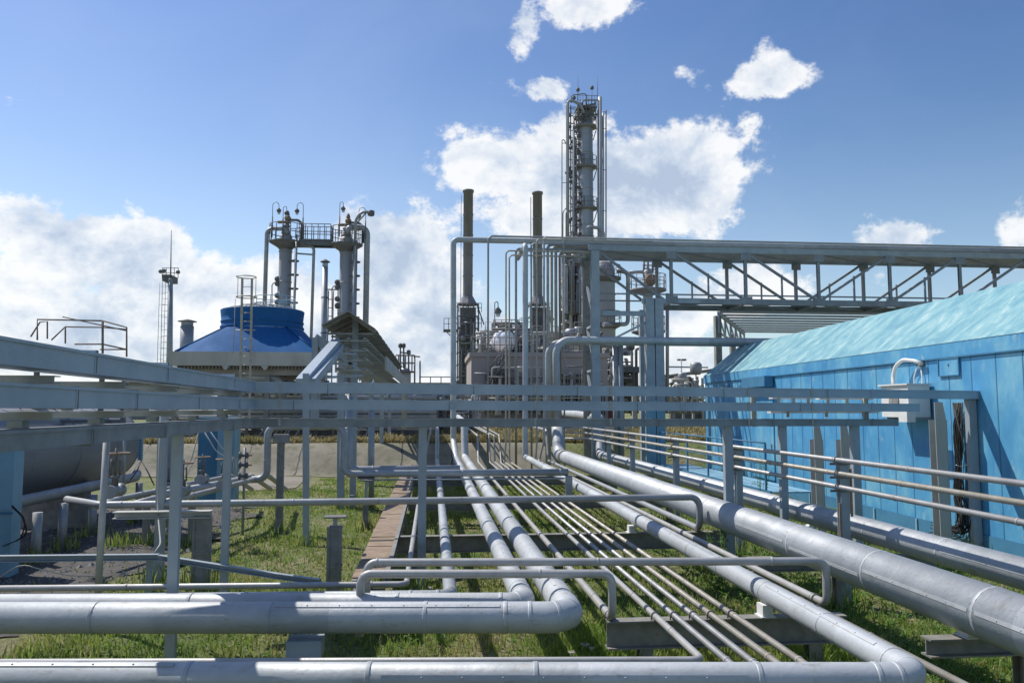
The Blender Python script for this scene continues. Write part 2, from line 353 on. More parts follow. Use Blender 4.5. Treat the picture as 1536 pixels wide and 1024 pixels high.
for (u, v, ru, rv, wt) in CL:
    a0, e0 = azel(u, v); ca, sa = (ru/F), (rv/F)
    dx = mth('DIVIDE', mth('SUBTRACT', az, a0), ca); dy = mth('DIVIDE', mth('SUBTRACT', el, e0), sa)
    d2 = mth('ADD', mth('MULTIPLY', dx, dx), mth('MULTIPLY', dy, dy))
    g = mth('MULTIPLY', mth('POWER', 2.718, mth('MULTIPLY', d2, -.9)), wt)
    best = g if best is None else mth('MAXIMUM', best, g)
def fbm(off, sc, det, rough=.6, dist=0.0):
    mp = N(t, 'ShaderNodeMapping'); L(tc.outputs['Generated'], mp.inputs[0]); mp.inputs['Location'].default_value = off; mp.inputs['Scale'].default_value = (1, 1, 1.25)
    n = N(t, 'ShaderNodeTexNoise', i_Scale=sc, i_Detail=det, i_Roughness=rough, i_Distortion=dist); L(mp.outputs[0], n.inputs[0]); return n.outputs[0]
n0 = fbm((.3, .1, .2), 7.0, 14.0, .64, .15)
n0b = fbm((.3+.010, .1-.004, .2-.024), 7.0, 14.0, .60, .15)        # the same clouds looked up a little toward the sun
n1 = fbm((2.3, .7, .9), 26.0, 10.0, .66)
n2 = fbm((5.3, .7, 1.9), 3.2, 6.0, .5)
dens = mth('ADD', best, mth('ADD', mth('MULTIPLY', mth('SUBTRACT', n0, .5), 2.1), mth('MULTIPLY', mth('SUBTRACT', n1, .5), .38)))
mr = N(t, 'ShaderNodeMapRange'); mr.interpolation_type = 'SMOOTHSTEP'; L(dens, mr.inputs[0]); mr.inputs[1].default_value = .40; mr.inputs[2].default_value = .60
mask = mr.outputs[0]
thick = N(t, 'ShaderNodeMapRange'); L(dens, thick.inputs[0]); thick.inputs[1].default_value = .50; thick.inputs[2].default_value = 1.15
rel = mth('SUBTRACT', n0, n0b)                                       # lit sides of the billows
lit = mth('ADD', mth('MULTIPLY', rel, 5.0), mth('ADD', .88, mth('MULTIPLY', thick.outputs[0], -.62)))
lit = mth('ADD', lit, mth('MULTIPLY', mth('SUBTRACT', n1, .5), .55))
lit = mth('ADD', lit, mth('MULTIPLY', mth('SUBTRACT', n2, .5), 1.3), clamp=True)
cr = ramp(t, [(0.0, (3.4, 4.1, 5.2)), (.35, (4.5, 5.1, 6.0)), (.7, (6.0, 6.3, 6.7)), (1.0, (7.1, 7.15, 7.2))]); L(lit, cr.inputs[0])
# blue of the sky, a little more violet and saturated as the photograph's
hz = N(t, 'ShaderNodeMapRange'); L(el, hz.inputs[0]); hz.inputs[1].default_value = 0; hz.inputs[2].default_value = .45
tint = ramp(t, [(0, (1.0, .95, .98)), (1, (.66, .72, .98))]); L(hz.outputs[0], tint.inputs[0])
skyc = mixc(t, 1.0, sky.outputs[0], tint.outputs[0], 'MULTIPLY')
ax = N(t, 'ShaderNodeMapRange'); L(az, ax.inputs[0]); ax.inputs[1].default_value = -.35; ax.inputs[2].default_value = .65
side = ramp(t, [(0, (1.0, 1.0, .95)), (.3, (.98, .98, .92)), (1, (.72, .83, .83))]); L(ax.outputs[0], side.inputs[0])
skyc = mixc(t, 1.0, skyc, side.outputs[0], 'MULTIPLY'); skyc = mixc(t, 1.0, skyc, (1.16, 1.16, 1.08), 'MULTIPLY')
veil = fbm((7.1, 2.2, .4), 2.2, 8.0, .6, .8)                         # thin high haze
vr = N(t, 'ShaderNodeMapRange'); L(veil, vr.inputs[0]); vr.inputs[1].default_value = .42; vr.inputs[2].default_value = .75; vr.inputs[3].default_value = 0; vr.inputs[4].default_value = .10
skyc = mixc(t, vr.outputs[0], skyc, (5.2, 5.8, 6.8))
lowh = N(t, 'ShaderNodeMapRange'); L(el, lowh.inputs[0]); lowh.inputs[1].default_value = 0; lowh.inputs[2].default_value = .32; lowh.inputs[3].default_value = .28; lowh.inputs[4].default_value = 0
skyc = mixc(t, lowh.outputs[0], skyc, (5.0, 5.7, 6.7))
L(mixc(t, mth('MULTIPLY', mask, .93), skyc, cr.outputs[0]), bg.inputs[0])
scene.view_settings.view_transform = 'Standard'; scene.view_settings.look = 'None'; scene.view_settings.gamma = 1; scene.view_settings.exposure = 0.5
scene.render.resolution_x = 1024; scene.render.resolution_y = 682

# ================================================================ ground
def gz(x, y):
    n = .045*math.sin(x*.9+1.3*math.sin(y*.45))+.035*math.sin(y*1.3+x*.5)+.02*math.sin(x*2.7-y*1.9)
    e = min(max((y-34.4)/2.2, 0), 1); e = e*e*(3-2*e)*.35+e*.65
    return G0+n*(1-.7*e)+1.25*e
def sheet(name, xs, ys, zf, m, kind='structure', dz=0):
    mb = MB(); nx = len(xs); 
    for y in ys:
        for x in xs: mb.v.append(V((x, y, zf(x, y)+dz)))
    for j in range(len(ys)-1):
        for i in range(nx-1): mb.f.append((j*nx+i, j*nx+i+1, (j+1)*nx+i+1, (j+1)*nx+i)); mb.sm.append(True)
    return mb.build(name, m, kind=kind)
fr = lambda a, b, n: [a+(b-a)*i/n for i in range(n+1)]
xs = [-2500, -900, -300, -120, -60]+fr(-40, 60, 160)+[90, 150, 400, 1000, 2500]
ys = [-400, -100, -30, -10]+fr(-2, 34.2, 100)+fr(34.6, 37, 8)+fr(39, 120, 20)+[200, 400, 900, 2500]
sheet('ground', xs, ys, gz, groundm)
slo = sheet('concrete_slope', fr(-16, 5.6, 50), fr(34.25, 36.9, 12), gz, slab, dz=.03)
q = random.Random(31)
for i in range(9):
    x = -14.5+2.2*i; mb = MB()
    for k in range(10):
        y0, y1 = 34.3+.25*k, 34.3+.25*(k+1); j0, j1 = q.uniform(-.02, .02), q.uniform(-.02, .02)
        mb.bar((x+j0, y0, gz(x, y0)+.034), (x+j0, y1, gz(x, y1)+.034), .05, .012)
    o_ = mb.build('slab_joint_shade', black, None); o_.parent = slo; o_.location = o_.location-slo.location  # dark strips along slab joints, added as painted shading on the slope
def gv(x, y): return gz(x, y)
gs = sheet('gravel_yard', fr(-14, -5.0, 30), fr(10.8, 24.5, 40), gz, gravel, dz=.02)
for v_ in gs.data.vertices:
    if v_.co.x+gs.location.x > -5.05: v_.co.x += .45*math.sin(v_.co.y*2.1)+.3*math.sin(v_.co.y*5.3)
    if v_.co.y+gs.location.y < 10.85: v_.co.y += .35*math.sin(v_.co.x*2.3)+.25*math.sin(v_.co.x*6.1)
sheet('sandy_strip', fr(-9.5, -4.9, 20), fr(28.0, 33.8, 20), gz, roadm, dz=.022)
sheet('road', fr(-60, 60, 60), fr(42, 48.5, 5), gz, roadm, dz=.02)

# ================================================================ low pipe rack: long pipes running away from the camera
ZS = .475
def z_h(h): return H-h
RB = []                                                             # rack beams: (Y, x0, x1, ztop)
def rackbeam(Y, x0, x1, label, zt=.435, hgt=.28, legs=()):
    t = thing('rack_beam', label, 'steel beam', ((x0+x1)/2, Y, G0), 'cross beams carrying the low pipes')
    MB().ibeam((x0, Y, zt-hgt/2), (x1, Y, zt-hgt/2), .16, hgt, .016).build('beam', rackst, t)
    for x in legs: MB().ibeam((x, Y, G0-.1), (x, Y, zt-hgt-.002), .14, .14, .012, up=(0, 1, 0)).build('leg', rackst, t)
    return t
rackbeam(8.25, 1.80, 4.35, 'rusty edged beam nearest the camera under the row of thin pipes', legs=(2.2, 4.0))
rackbeam(13.9, -.62, 5.2, 'second cross beam, brown topped, under the thin pipes and two clad pipes', legs=(-.3, 2.2, 4.9))
rackbeam(19.6, -.55, 7.2, 'third cross beam beneath the pipes just behind the bare transverse pipe', legs=(-.3, 2.2, 5.9))
rackbeam(25.6, -.55, 7.2, 'fourth cross beam far back under the pipes near the slope', legs=(-.3, 2.2, 5.9))
rackbeam(7.25, 4.62, 7.2, 'short rusted beam end sticking out under the thickest pipe at right', zt=.46, hgt=.17, legs=(5.6,))
rackbeam(11.3, 4.55, 7.4, 'dark beam beneath the two thickest pipes beside the green weeds', zt=.46, hgt=.2, legs=(5.9,))
# thin pipes
six = [('L', 1.84), ('A', 2.30), ('B', 2.50), ('C', 2.70), ('D', 2.89), ('E', 3.11)]
GR = 'thin pipes lying side by side on the rack beams'
YR = 32.0
b_thin = every(.9, 30, 1.45)
def bthin(seed, r=.029): 
    q = random.Random(seed); return [d+q.uniform(-.08, .08) for d in every(.7, 27, 1.5)]
# left most thin pipe climbs to the nearer transverse pipe
yl = 8.15
pipe('leftmost thin pipe, rising at its near end and turning left in front of the others',
     [V((PY(541, 858, 8.4).x, 8.4, .30)), V((PY(541, 858, 8.4).x, 8.4, .92)), V((1.84, 8.15, .92)), V((1.84, 8.15, ZS)), V((1.84, 31.6, ZS)), V((1.84, 32.6, 1.5)), V((1.84, 45, 1.6))],
     .043, small, fil=.11, bands=[.6, 2.4, 3.6, 4.4]+every(6, 26, 1.5), group=GR, bw=.012)
pipe('thin pipe second from the left, ending in an elbow at the near clad pipe',
     [V((-9, 7.75, ZS)), V((2.30, 6.75, ZS)), V((2.30, 31.7, ZS)), V((2.30, 32.3, 1.55)), V((2.30, 45, 1.6))], .033, small, fil=.09, bands=every(12.2, 40, 1.45), group=GR, bw=.012)
pipe('thin pipe third from the left in the row of thin pipes', [V((2.50, 1.5, ZS)), V((2.50, 31.8, ZS)), V((2.50, 32.2, 1.5)), V((2.50, 46, 1.6))], .031, small, fil=.09, bands=bthin(3), group=GR, bw=.012)
pipe('middle thin pipe of the row, fourth from the left', [V((2.70, 1.5, ZS)), V((2.70, 31.2, ZS)), V((2.70, 32.2, 1.52)), V((2.70, 50, 1.7))], .031, small, fil=.09, bands=bthin(4), group=GR, bw=.012)
zt1 = PY(760, 376, YR).z
pipe('thin pipe fifth from the left, climbing far back as a tall brown riser', [V((2.89, 1.5, ZS)), V((2.89, YR, ZS)), V((PY(759, 500, YR).x, YR, 1.2)), V((PY(759, 376, YR).x, YR, zt1)), V((PY(884, 376, YR).x, YR, zt1))], .033, tan, fil=.16, bands=bthin(5), group=GR, bw=.012)
pipe('rightmost thin pipe of the row, climbing far back beside the brown riser', [V((3.11, 1.5, ZS)), V((3.11, YR+.1, ZS)), V((PY(765, 500, YR).x, YR+.2, 1.2)), V((PY(765, 379, YR).x, YR+.3, zt1-.12)), V((PY(882, 376, YR).x, YR+.4, zt1-.12))], .033, tan, fil=.16, bands=bthin(6), group=GR, bw=.012)
# U-bolts on near beam
for (nm, x), lb in zip(six[1:], ('second', 'third', 'fourth', 'fifth', 'sixth')):
    for yy in (8.19, 8.31)[:1]:
        mb = MB(); ubolt(mb, (x, 8.2, ZS), .034); mb.build('pipe_clamp', dark, None, 'u bolt over the %s thin pipe from left on the nearest beam' % lb, 'pipe clamp', 'u bolts on the nearest beam')
mb = MB(); ubolt(mb, (1.84, 8.27, ZS), .044); mb.build('pipe_clamp', dark, None, 'u bolt over the leftmost thin pipe beside its rising elbow', 'pipe clamp', 'u bolts on the nearest beam')
# right group of small pipes
pipe('small pipe just right of the single clad pipe, passing under its near elbow', [V((4.10, 3.5, ZS)), V((4.10, YR-.4, ZS)), V((PY(803, 500, YR).x, YR-.4, 1.2)), V((PY(803, 359, YR).x, YR-.4, PY(803, 359, YR-.4).z)), V((9, YR-.4, PY(803, 359, YR-.4).z))], .034, tan, fil=.13, bands=bthin(11), bw=.012)
zt2 = .935
pipe('small pipe turning up near the camera into the long rear transverse pipe',
     [V((PY(550, 848, 8.9).x, 8.92, .30)), V((PY(550, 848, 8.9).x, 8.92, zt2)), V((4.30, 8.5, zt2)), V((4.30, 8.5, ZS)), V((4.30, YR+.1, ZS)), V((PY(816, 500, YR).x, YR+.1, 1.3)), V((PY(816, 356, YR+.1).x, YR+.1, PY(816, 356, YR+.1).z)), V((30, YR+.1, PY(816, 356, YR+.1).z))],
     .043, small, fil=.11, bands=[.7, 3.1, 5.0, 6.3]+every(8.4, 30, 1.6), bw=.012)
y9 = PZ(1048, 795, ZS).y
x9 = PZ(1050, 795, ZS).x
P1l = PZ(150, 757, 1.05)
pipe('bare grey transverse pipe at knee height, bending down at its right end',
     [V((P1l.x-.9, P1l.y+.9, 1.05)), P1l, V((x9, y9, 1.05)), V((x9, y9, ZS+.02)), V((x9, YR, ZS+.02)), V((x9, YR+.6, 1.7)), V((x9, 44, 1.8))], .058, cladd, fil=.17, bands=[1.6, 4.3, 6.4, 13.2, 16, 19, 22, 25, 28], bw=.014)
mb = MB(); ubolt(mb, (4.10, 8.3, ZS), .036); mb.build('pipe_clamp', dark, None, 'u bolt on the small pipe beside the single clad pipe', 'pipe clamp', 'u bolts on the nearest beam')
mb = MB(); ubolt(mb, (4.30, 8.75, ZS), .045); mb.build('pipe_clamp', dark, None, 'u bolt near the right hand elbow of the rear transverse pipe', 'pipe clamp', 'u bolts on the nearest beam')
# clad pipes
ztop = PY(760, 361, 33.1).z
M1 = pipe('left one of two clad pipes, turning left and climbing far back into a tall riser',
     [V((-9, 9.15, .60)), V((.97, 8.28, .60)), V((.97, YR, .60)), V((PY(681, 500, 33.1).x, 33.1, 1.3)), V((PY(680, 361, 33.1).x, 33.1, ztop)), V((30, 33.1, ztop))],
     .122, clad, fil=.20, bands=[1.9, 4.1, 6.6, 8.7, 9.75, 9.92, 10.25, 10.5, 11.6, 12.9, 14.2, 15.5, 17, 18.5, 20, 22, 24, 26, 28, 30, 34, 37, 41, 45], n=24, seam=[(10.7, 12.8, R(100)), (15.6, 18.4, R(80))])
M2 = pipe('right one of two clad pipes, turning left near the camera into the thick transverse pipe',
     [V((-9, 8.6, .64)), V((1.33, 7.60, .64)), V((1.33, YR+.1, .62)), V((PY(697, 650, YR+.1).x, YR+.6, 2.0)), V((1.5, 46, 2.1))],
     .143, clad, fil=.23, bands=[1.6, 3.5, 5.9, 7.55, 9.0, 9.75, 9.98, 10.22, 10.4, 10.75, 11.9, 13.2, 14.5, 16, 17.5, 19, 21, 23, 25, 27, 29, 31], n=28, seam=[(7.6, 9.7, R(60)), (11.0, 13.1, R(110)), (14.6, 17.4, R(75)), (3.6, 5.8, R(140))])
T1 = pipe('single medium clad pipe left of the pair, bending left at its near end',
     [V((-3.2, 9.3, .50)), V((.22, 8.95, .54)), V((.22, YR, .54)), V((.22, YR+.5, 1.75)), V((.15, 46, 1.8))],
     .078, cladl, fil=.15, bands=[1.2, 3.0, 3.3, 3.5, 4.4, 5.7, 7.0, 8.3, 9.6, 11, 13, 15, 17, 19, 21, 24], n=18)
T0 = pipe('slender pipe beside the rusty walkway, bending left below the transverse pipes',
     [V((-9, 10.4, .475)), V((-.29, 9.95, .475)), V((-.29, YR, .475)), V((-.05, YR+.5, 1.7)), V((-.05, 45, 1.8))], .037, small, fil=.09, bands=[2, 5.4, 8.3]+every(10, 30, 2.0), bw=.012)
pipe('short grey pipe end lying low behind the slender bend at left', [V((-9, 10.1, .42)), V((-.75, 9.65, .42))], .055, cladd, bands=[3.2, 6.1, 8.15], bw=.016)
ysb = 5.6
M3 = pipe('single clad pipe right of the thin pipes, bending left along the bottom of the picture',
     [V((-7, ysb+1.07, .66)), V((3.53, ysb, .66)), V((PY(788, 640, YR).x, YR, .66)), V((PY(788, 367, YR).x, YR, PY(788, 367, YR).z)), V((PY(788, 367, YR).x, YR+3, PY(788, 367, YR).z))],
     .112, clad, fil=.19, bands=[2.2, 5.3, 6.6, 7.8, 9.4, 10.25, 10.40, 10.62, 10.85, 11.9, 13.2, 14.5, 15.7, 17, 19, 21, 23, 25, 27, 29, 31, 33, 36], n=28, seam=[(6.7, 9.3, R(20)), (2.3, 5.2, R(70)), (11.0, 13.1, R(120)), (14.6, 16.9, R(105))])
xb1 = 5.05
zup = PY(900, 509, YR).z
B1 = pipe('thickest clad pipe at right, bending up at its far end',
     [V((xb1, 1.5, .75)), V((xb1, YR-.4, .75)), V((PY(837, 600, YR).x, YR+.15, 1.9))],
     .25, clad, fil=.62, bands=[3.5, 5.35, 7.2, 9.1, 11, 12.6, 14.1, 15.3, 16.5, 17.7, 19, 20.5, 22, 23.5, 25, 26.5, 27.6, 28.2, 28.6, 29, 30.5, 32, 37, 41, 45], n=36, seam=[(5.4, 7.15, R(170)), (7.25, 9.0, R(185)), (3.6, 5.3, R(170)), (9.2, 10.9, R(172)), (12.7, 15.2, R(150))])
pipe('clad riser on the thickest pipe, curving into the high horizontal pipe', [V((PY(837, 600, YR).x, YR+.15, 1.895)), V((PY(835, 507, YR).x, YR+.3, zup)), V((30, YR+.5, zup))], .15, clad, fil=.6, bands=[.03, 1.5, 3.4, 5.5, 8, 11, 14], n=24)
MB().lathe((xb1, 29.9, .75), [(.2, 0), (.262, .01), (.262, .5), (.2, .51)], 30, (0, 1, 0)).build('yellowed_band', tan, B1, label='yellowed band on the far end of the thick pipe')
B2 = pipe('second thick clad pipe at right, shaded by the rail of three thin pipes',
     [V((6.8, 1.5, .70)), V((6.8, YR, .70)), V((7.0, YR+1.0, 2.2)), V((7.2, 45, 2.4))],
     .185, clad, fil=.4, bands=[4.0, 6.3, 8.6, 10.4, 12.2, 14, 15.7, 17.5, 19, 20.5, 22, 23.5, 25, 26.5, 28, 29.5], n=30, seam=[(4.1, 6.2, R(150)), (6.4, 8.5, R(165)), (10.5, 12.1, R(150)), (14.1, 15.6, R(160))])
xr = PY(823, 560, YR+.9).x
pipe('tall riser just right of the thickest one, bending right into the same high level',
     [V((xr, YR+1.1, G0)), V((xr, YR+1.1, zup-.04)), V((24, YR+1.2, zup-.04))], .12, clad, fil=.55, bands=[1.5, 3, 5, 6.4, 9, 12], n=24)
# saddles under clad pipes
def saddle(x, y, zb, zt, label, w=.16):
    t = thing('pipe_saddle', label, 'pipe support', (x, y, zb), 'saddles between beams and clad pipes')
    MB().bar((x-w/2, y, zb+.006), (x+w/2, y, zb+.006), .2, .012).build('base_plate', white, t)
    MB().bar((x, y-.08, (zb+zt)/2+.006), (x, y+.08, (zb+zt)/2+.006), w*.7, zt-zb-.012).build('cradle', white, t)
saddle(3.49, 8.25, .435, .56, 'white cradle lifting the single clad pipe off the nearest beam')
saddle(3.49, 13.9, .435, .56, 'white cradle under the single clad pipe on the second beam')
saddle(5.05, 7.25, .46, .52, 'small cradle under the thickest pipe on the short rusted beam')
# support block under thick transverse pipe
pb = V((PY(453, 960, 7.62).x, 7.62, G0))
t = thing('pipe_support', 'grey saddle block under the thick transverse pipe at lower left', 'pipe support', pb)
MB().box((pb.x-.16, 7.72, .30), (pb.x+.16, 7.96, .455)).build('block', paint, t)
MB().ibeam((pb.x-.25, 7.62, .20), (pb.x+1.1, 7.62, .20), .14, .18).build('beam', rackst, t)
MB().ibeam((pb.x+.9, 7.62, G0-.1), (pb.x+.9, 7.62, .108), .12, .12, up=(0, 1, 0)).build('leg', rackst, t)
MB().box((pb.x-.12, 7.78, G0-.1), (pb.x+.12, 7.90, .298)).build('post', conc, t)

# rusty covered walkway
t = thing('cable_walkway', 'rusty brown covered channel running away beside the slender pipe', 'cable channel', (-.75, 20, G0))
x0w, x1w = -1.0, -.60
q = random.Random(5); y = 10.55
while y < 30.5:
    l = q.choice((.9, 1.0, 1.15)); dz = q.uniform(-.004, .01)
    MB().quad8([(x0w+q.uniform(-.02, .02), y+.012, .44+dz), (x1w, y+.012, .44+dz), (x1w, y+l-.012, .44), (x0w+q.uniform(-.02, .02), y+l-.012, .44), (x0w, y+.012, .446+dz), (x1w, y+.012, .446+dz), (x1w, y+l-.012, .446), (x0w, y+l-.012, .446)]).build('cover_plate', rust, t)
    y += l
MB().chan((x1w+.035, 10.45, .40), (x1w+.035, 30.6, .40), .06, .14, side=-1).build('side_channel', rackst, t)
MB().chan((x0w+.035, 10.45, .36), (x0w+.035, 30.6, .36), .06, .14).build('side_channel', rackst, t)
for yy in (10.6, 14.0, 19.7, 25.7):
    MB().bar((x0w+.02, yy, .255), (x1w+.02, yy, .255), .1, .06).build('cross_bar', rackst, t)
    MB().bar((-.8, yy, G0-.1), (-.8, yy, .22), .1, .1).build('leg', rackst, t)

# ================================================================ rail of three thin pipes on posts
XR = 6.0
for i, (h, lb) in enumerate(((.765, 'highest'), (.963, 'middle'), (1.16, 'lowest'))):
    y1 = 31.5-i*.5
    pipe('%s of the three thin pipes carried on posts before the blue building' % lb, [V((XR, 1.5, H-h)), V((XR, y1, H-h)), V((XR-.6, y1+.5, H-h)) if i < 2 else V((XR-.9, y1, H-h))], .036, tan if i == 1 else small, fil=.1,
         bands=[d+i*.17 for d in (1.7, 3.6, 5.9, 8.1, 10, 12.1, 14, 16.2, 18.4, 20.3, 22.7, 25, 27)], group='three thin pipes carried on posts', bw=.012)
for y, lb in ((7.4, 'rail post nearest the camera, out at the right edge'), (11.5, 'rail post with timber strips rising between the two thickest pipes'), (15.6, 'slim rail post second from the timber stripped one'), (19.7, 'rail post midway along the thick pipes'), (24.1, 'narrow rail post toward the far end of the thick pipes'), (27.4, 'farthest rail post beside the blue bridge leg')):
    t = thing('rail_post', lb, 'pipe post', (XR+.12, y, G0), 'posts carrying the three thin pipes')
    MB().ibeam((XR+.12, y, G0-.1), (XR+.12, y, 1.86 if y < 12 else 1.80), .13, .13, .012, up=(0, 1, 0)).build('post', paint, t)
    for h in (.765, .963, 1.16):
        z = H-h-.036-.02; mb = MB().chan((XR-.13, y-.085, z), (XR+.2, y-.085, z), .05, .036, .006); mb.build('bracket', dark, t)
        mb = MB(); ubolt(mb, (XR, y-.085, H-h), .036); mb.build('pipe_clamp', dark, t)
    if 11 < y < 12:
        MB().bar((XR+.03, y-.075, .4), (XR+.03, y-.075, 1.2), .03, .02, up=(0, 1, 0)).build('timber_strip', rust, t)
        MB().bar((XR+.21, y-.075, 1.0), (XR+.21, y-.075, 1.7), .03, .02, up=(0, 1, 0)).build('timber_strip', rust, t)

# ================================================================ cable trays: three levels, left leg toward the camera and right leg to the blue wall
PA = PZ(632, 885, G0); PB = PZ(1090, 835, G0); mm = .20
def ty(x): return PA.y+(x-PA.x)*mm
XL = -2.62
dirT = V((1, mm, 0)).normalized(); nT = V((-mm, 1, 0)).normalized()
def zat(u, v, x): # height of pixel row on the tray plane
    return None
xe = {0: 10.55, 1: None, 2: None}
def solve_u(u):   # point on the tray line seen at column u
    d = ray(u, 600); k = (PA.y-PA.x*mm)/(d.y-d.x*mm); return d.x*k
XE = [solve_u(1461), solve_u(1370), solve_u(1338)]
levels = [(2.915, .165, trayp, 'top', XE[0]), (2.66, .155, trayp, 'middle', XE[1]), (2.385, .13, traydk, 'bottom', XE[2])]
for i, (z, hh, m, lb, xend) in enumerate(levels):
    jx = XL-.275
    zl = z+(0.05, .02, 0.0)[i]                                       # the left leg climbs slightly toward the camera
    t = thing('cable_tray', '%s level of the grey cable trays turning toward the camera at left' % lb, 'cable tray', (jx, ty(jx), z-hh/2), 'three stacked cable trays')
    wd = .30
    a = V((jx, ty(jx), z)); b = V((xend, ty(xend), z-(.05 if i < 2 else .06)))
    MB().bar(a, b, wd, hh).build('tray_body', m, t)
    lipm = m
    MB().bar(a-nT*(wd/2+.004)+V((0, 0, hh/2-.012)), b-nT*(wd/2+.004)+V((0, 0, hh/2-.012)), .012, .02).build('edge_lip', lipm, t)
    c = V((XL-.13, -1.0, zl+.02))
    a2 = V((XL-.13, ty(XL-.13)-.19, z))
    MB().bar(a2, c, .28, hh+.004).build('tray_body', m, t)
    MB().bar(a2+V((.148, -.05, hh/2-.01)), c+V((.148, 0, hh/2-.01)), .014, .022).build('edge_lip', lipm, t)
    # joints along tray
    for s in ((1.3, 3.6, 5.4, 8.2, 10.4) if i == 0 else (.8, 3.2, 6.5, 9.8) if i == 1 else (2.2, 6.9, 9.2)):
        p = a+(b-a).normalized()*s
        if p.x < xend: MB().bar(p-dirT*.03, p+dirT*.03, wd+.008, hh+.006).build('joint_plate', m, t); MB().bar(p-dirT*.005, p+dirT*.005, wd+.014, hh+.010).build('joint_seam', dark, t)
    for y in ((10.9, 8.2, 6.5, 5.0) if i != 1 else (11.2, 9.3, 7.4, 6.2)):
        MB().bar((XL-.13, y-.03, zl-.003), (XL-.13, y+.03, zl-.003), .288, hh+.010).build('joint_plate', m, t); MB().bar((XL-.13, y-.005, zl-.003), (XL-.13, y+.005, zl-.003), .294, hh+.014).build('joint_seam', dark, t)
    for s in every(.6, 11.5, 1.35):
        p = a+(b-a).normalized()*s-nT*(wd/2+.010)
        if p.x < xend-.1: MB().bar(p-V((0, 0, hh*.35)), p+V((0, 0, hh/2+.012)), .035, .008, up=(0, 1, 0)).build('clip', beige if s % 2 < 1 else m, t)
    # bolts and lugs on top
    for s in (2.0, 6.7):
        p = a+(b-a).normalized()*s-nT*.1
        if p.x < xend and i < 2: MB().lathe(p+V((0, 0, hh/2)), [(.02, 0), (.02, .02), (.01, .03), (.01, .05)], 8).build('bolt', paint, t)
# end frame of the top tray by the wall
xe0, ye0 = XE[0], ty(XE[0])
t = thing('tray_end_frame', 'grey upright ending the top tray beside the black cables on the wall', 'tray post', (xe0-.08, ye0, G0))
MB().bar((xe0-.085, ye0, G0-.1), (xe0-.085, ye0, 2.78), .16, .14, up=(0, 1, 0)).build('post', paint, t)
# beige arms and stubs under left leg
k = 0
armlb = {11.4: 'farthest, beside the corner', 10.0: 'second from the corner', 8.6: 'middle', 7.2: 'fourth from the corner', 5.9: 'nearly the closest', 4.6: 'closest to the camera'}
for y, lb in armlb.items():
    t = thing('tray_bracket', 'beige bracket set under the left hand trays, %s' % lb, 'bracket', (XL-.5, y, 2.2), 'bracket sets under the left hand trays')
    for z in (2.80, 2.545):
        MB().chan((XL-.95-(.2 if z > 2.7 else 0), y, z-.0), (XL-.005, y, z-.0), .10, .055, .008, side=1).build('arm', beige, t)
    MB().bar((XL-.25, y, 2.462), (XL-.25, y, 2.512), .10, .10, up=(0, 1, 0)).build('stub', beige, t)
    MB().bar((XL-.5, y+.02, 2.575), (XL-.5, y+.02, 2.77), .07, .07, up=(0, 1, 0)).build('stub', beige, t)
# brown hangers behind right leg
for i, u in enumerate((610, 960, 1140, 1310)):
    x = solve_u(u)
    lb = ('behind the trays left of the tallest grey riser', 'behind the trays beside the blue bridge legs', 'behind the trays at the far blue wall', 'behind the trays next to the white wall unit')[i]
    MB().bar((x+nT.x*.21, ty(x)+.21, 2.26), (x+nT.x*.21, ty(x)+.21, 2.96), .09, .05, up=(0, 1, 0)).build('tray_hanger', beige, None, 'short brown upright %s' % lb, 'tray hanger', 'brown uprights tying the trays together')
# pale light rails behind the right leg of the trays
for i, (u0, u1, z, lb) in enumerate(((1168, 1232, 2.80, 'short pale strip behind the middle tray above the concrete posts'), (1240, 1322, 2.79, 'longer pale strip behind the middle tray beside the white wall unit'), (1165, 1330, 2.53, 'pale strip hanging just over the bottom tray near the wall'))):
    x0, x1 = solve_u(u0), solve_u(u1)
    t = thing('pale_strip', lb, 'cable duct', (x0, ty(x0)+.35, z), 'pale strips behind the trays')
    MB().bar((x0, ty(x0)+.35, z), (x1, ty(x1)+.35, z), .12, .05).build('duct', white, t)
    for f in (.15, .5, .85): x = x0+(x1-x0)*f; MB().bar((x, ty(x)+.27, z-.10), (x, ty(x)+.27, z+.06), .05, .03, up=(0, 1, 0)).build('hanger', beige, t)
# posts under trays
def traypost(x, y, zt, w, label, m=paint, lean=(0, 0)):
    t = thing('tray_post', label, 'tray post', (x, y, G0), 'posts under the cable trays')
    MB().bar((x, y, G0-.15), (x+lean[0], y+lean[1], zt), w, w*.8, up=(0, 1, 0)).build('post', m, t)
    MB().bar((x+lean[0]-w*1.3, y, zt+.006), (x+lean[0]+w*1.3, y, zt+.006), w*1.2, .011).build('head_plate', m, t)
    MB().box((x-w*1.2, y-w*1.1, G0-.02), (x+w*1.2, y+w*1.1, G0+.03)).build('base_plate', rackst, t)
zb = 2.32-.013
traypost(PA.x, PA.y, zb-.012, .13, 'grey tray post standing beside the rusty walkway, dark at its foot')
xx = solve_u(1090); traypost(xx, ty(xx), zb-.03, .15, 'grey tray post standing before the thickest pipe, right of centre')
def ux(u, Y): return PY(u, 700, Y).x
traypost(XL-.15, 11.3, zb, .095, 'tray post under the corner where the trays turn')
traypost(XL-.13, 9.05, zb, .105, 'thick pale tray post passing behind the thick transverse pipe at left')
xx = solve_u(1172); traypost(xx, ty(xx), zb-.03, .13, 'slim tray post left of the concrete bracket post by the blue wall')
xx = solve_u(1279); traypost(xx, ty(xx)-.02, zb-.04, .15, 'tray post at the right end of the bottom tray')
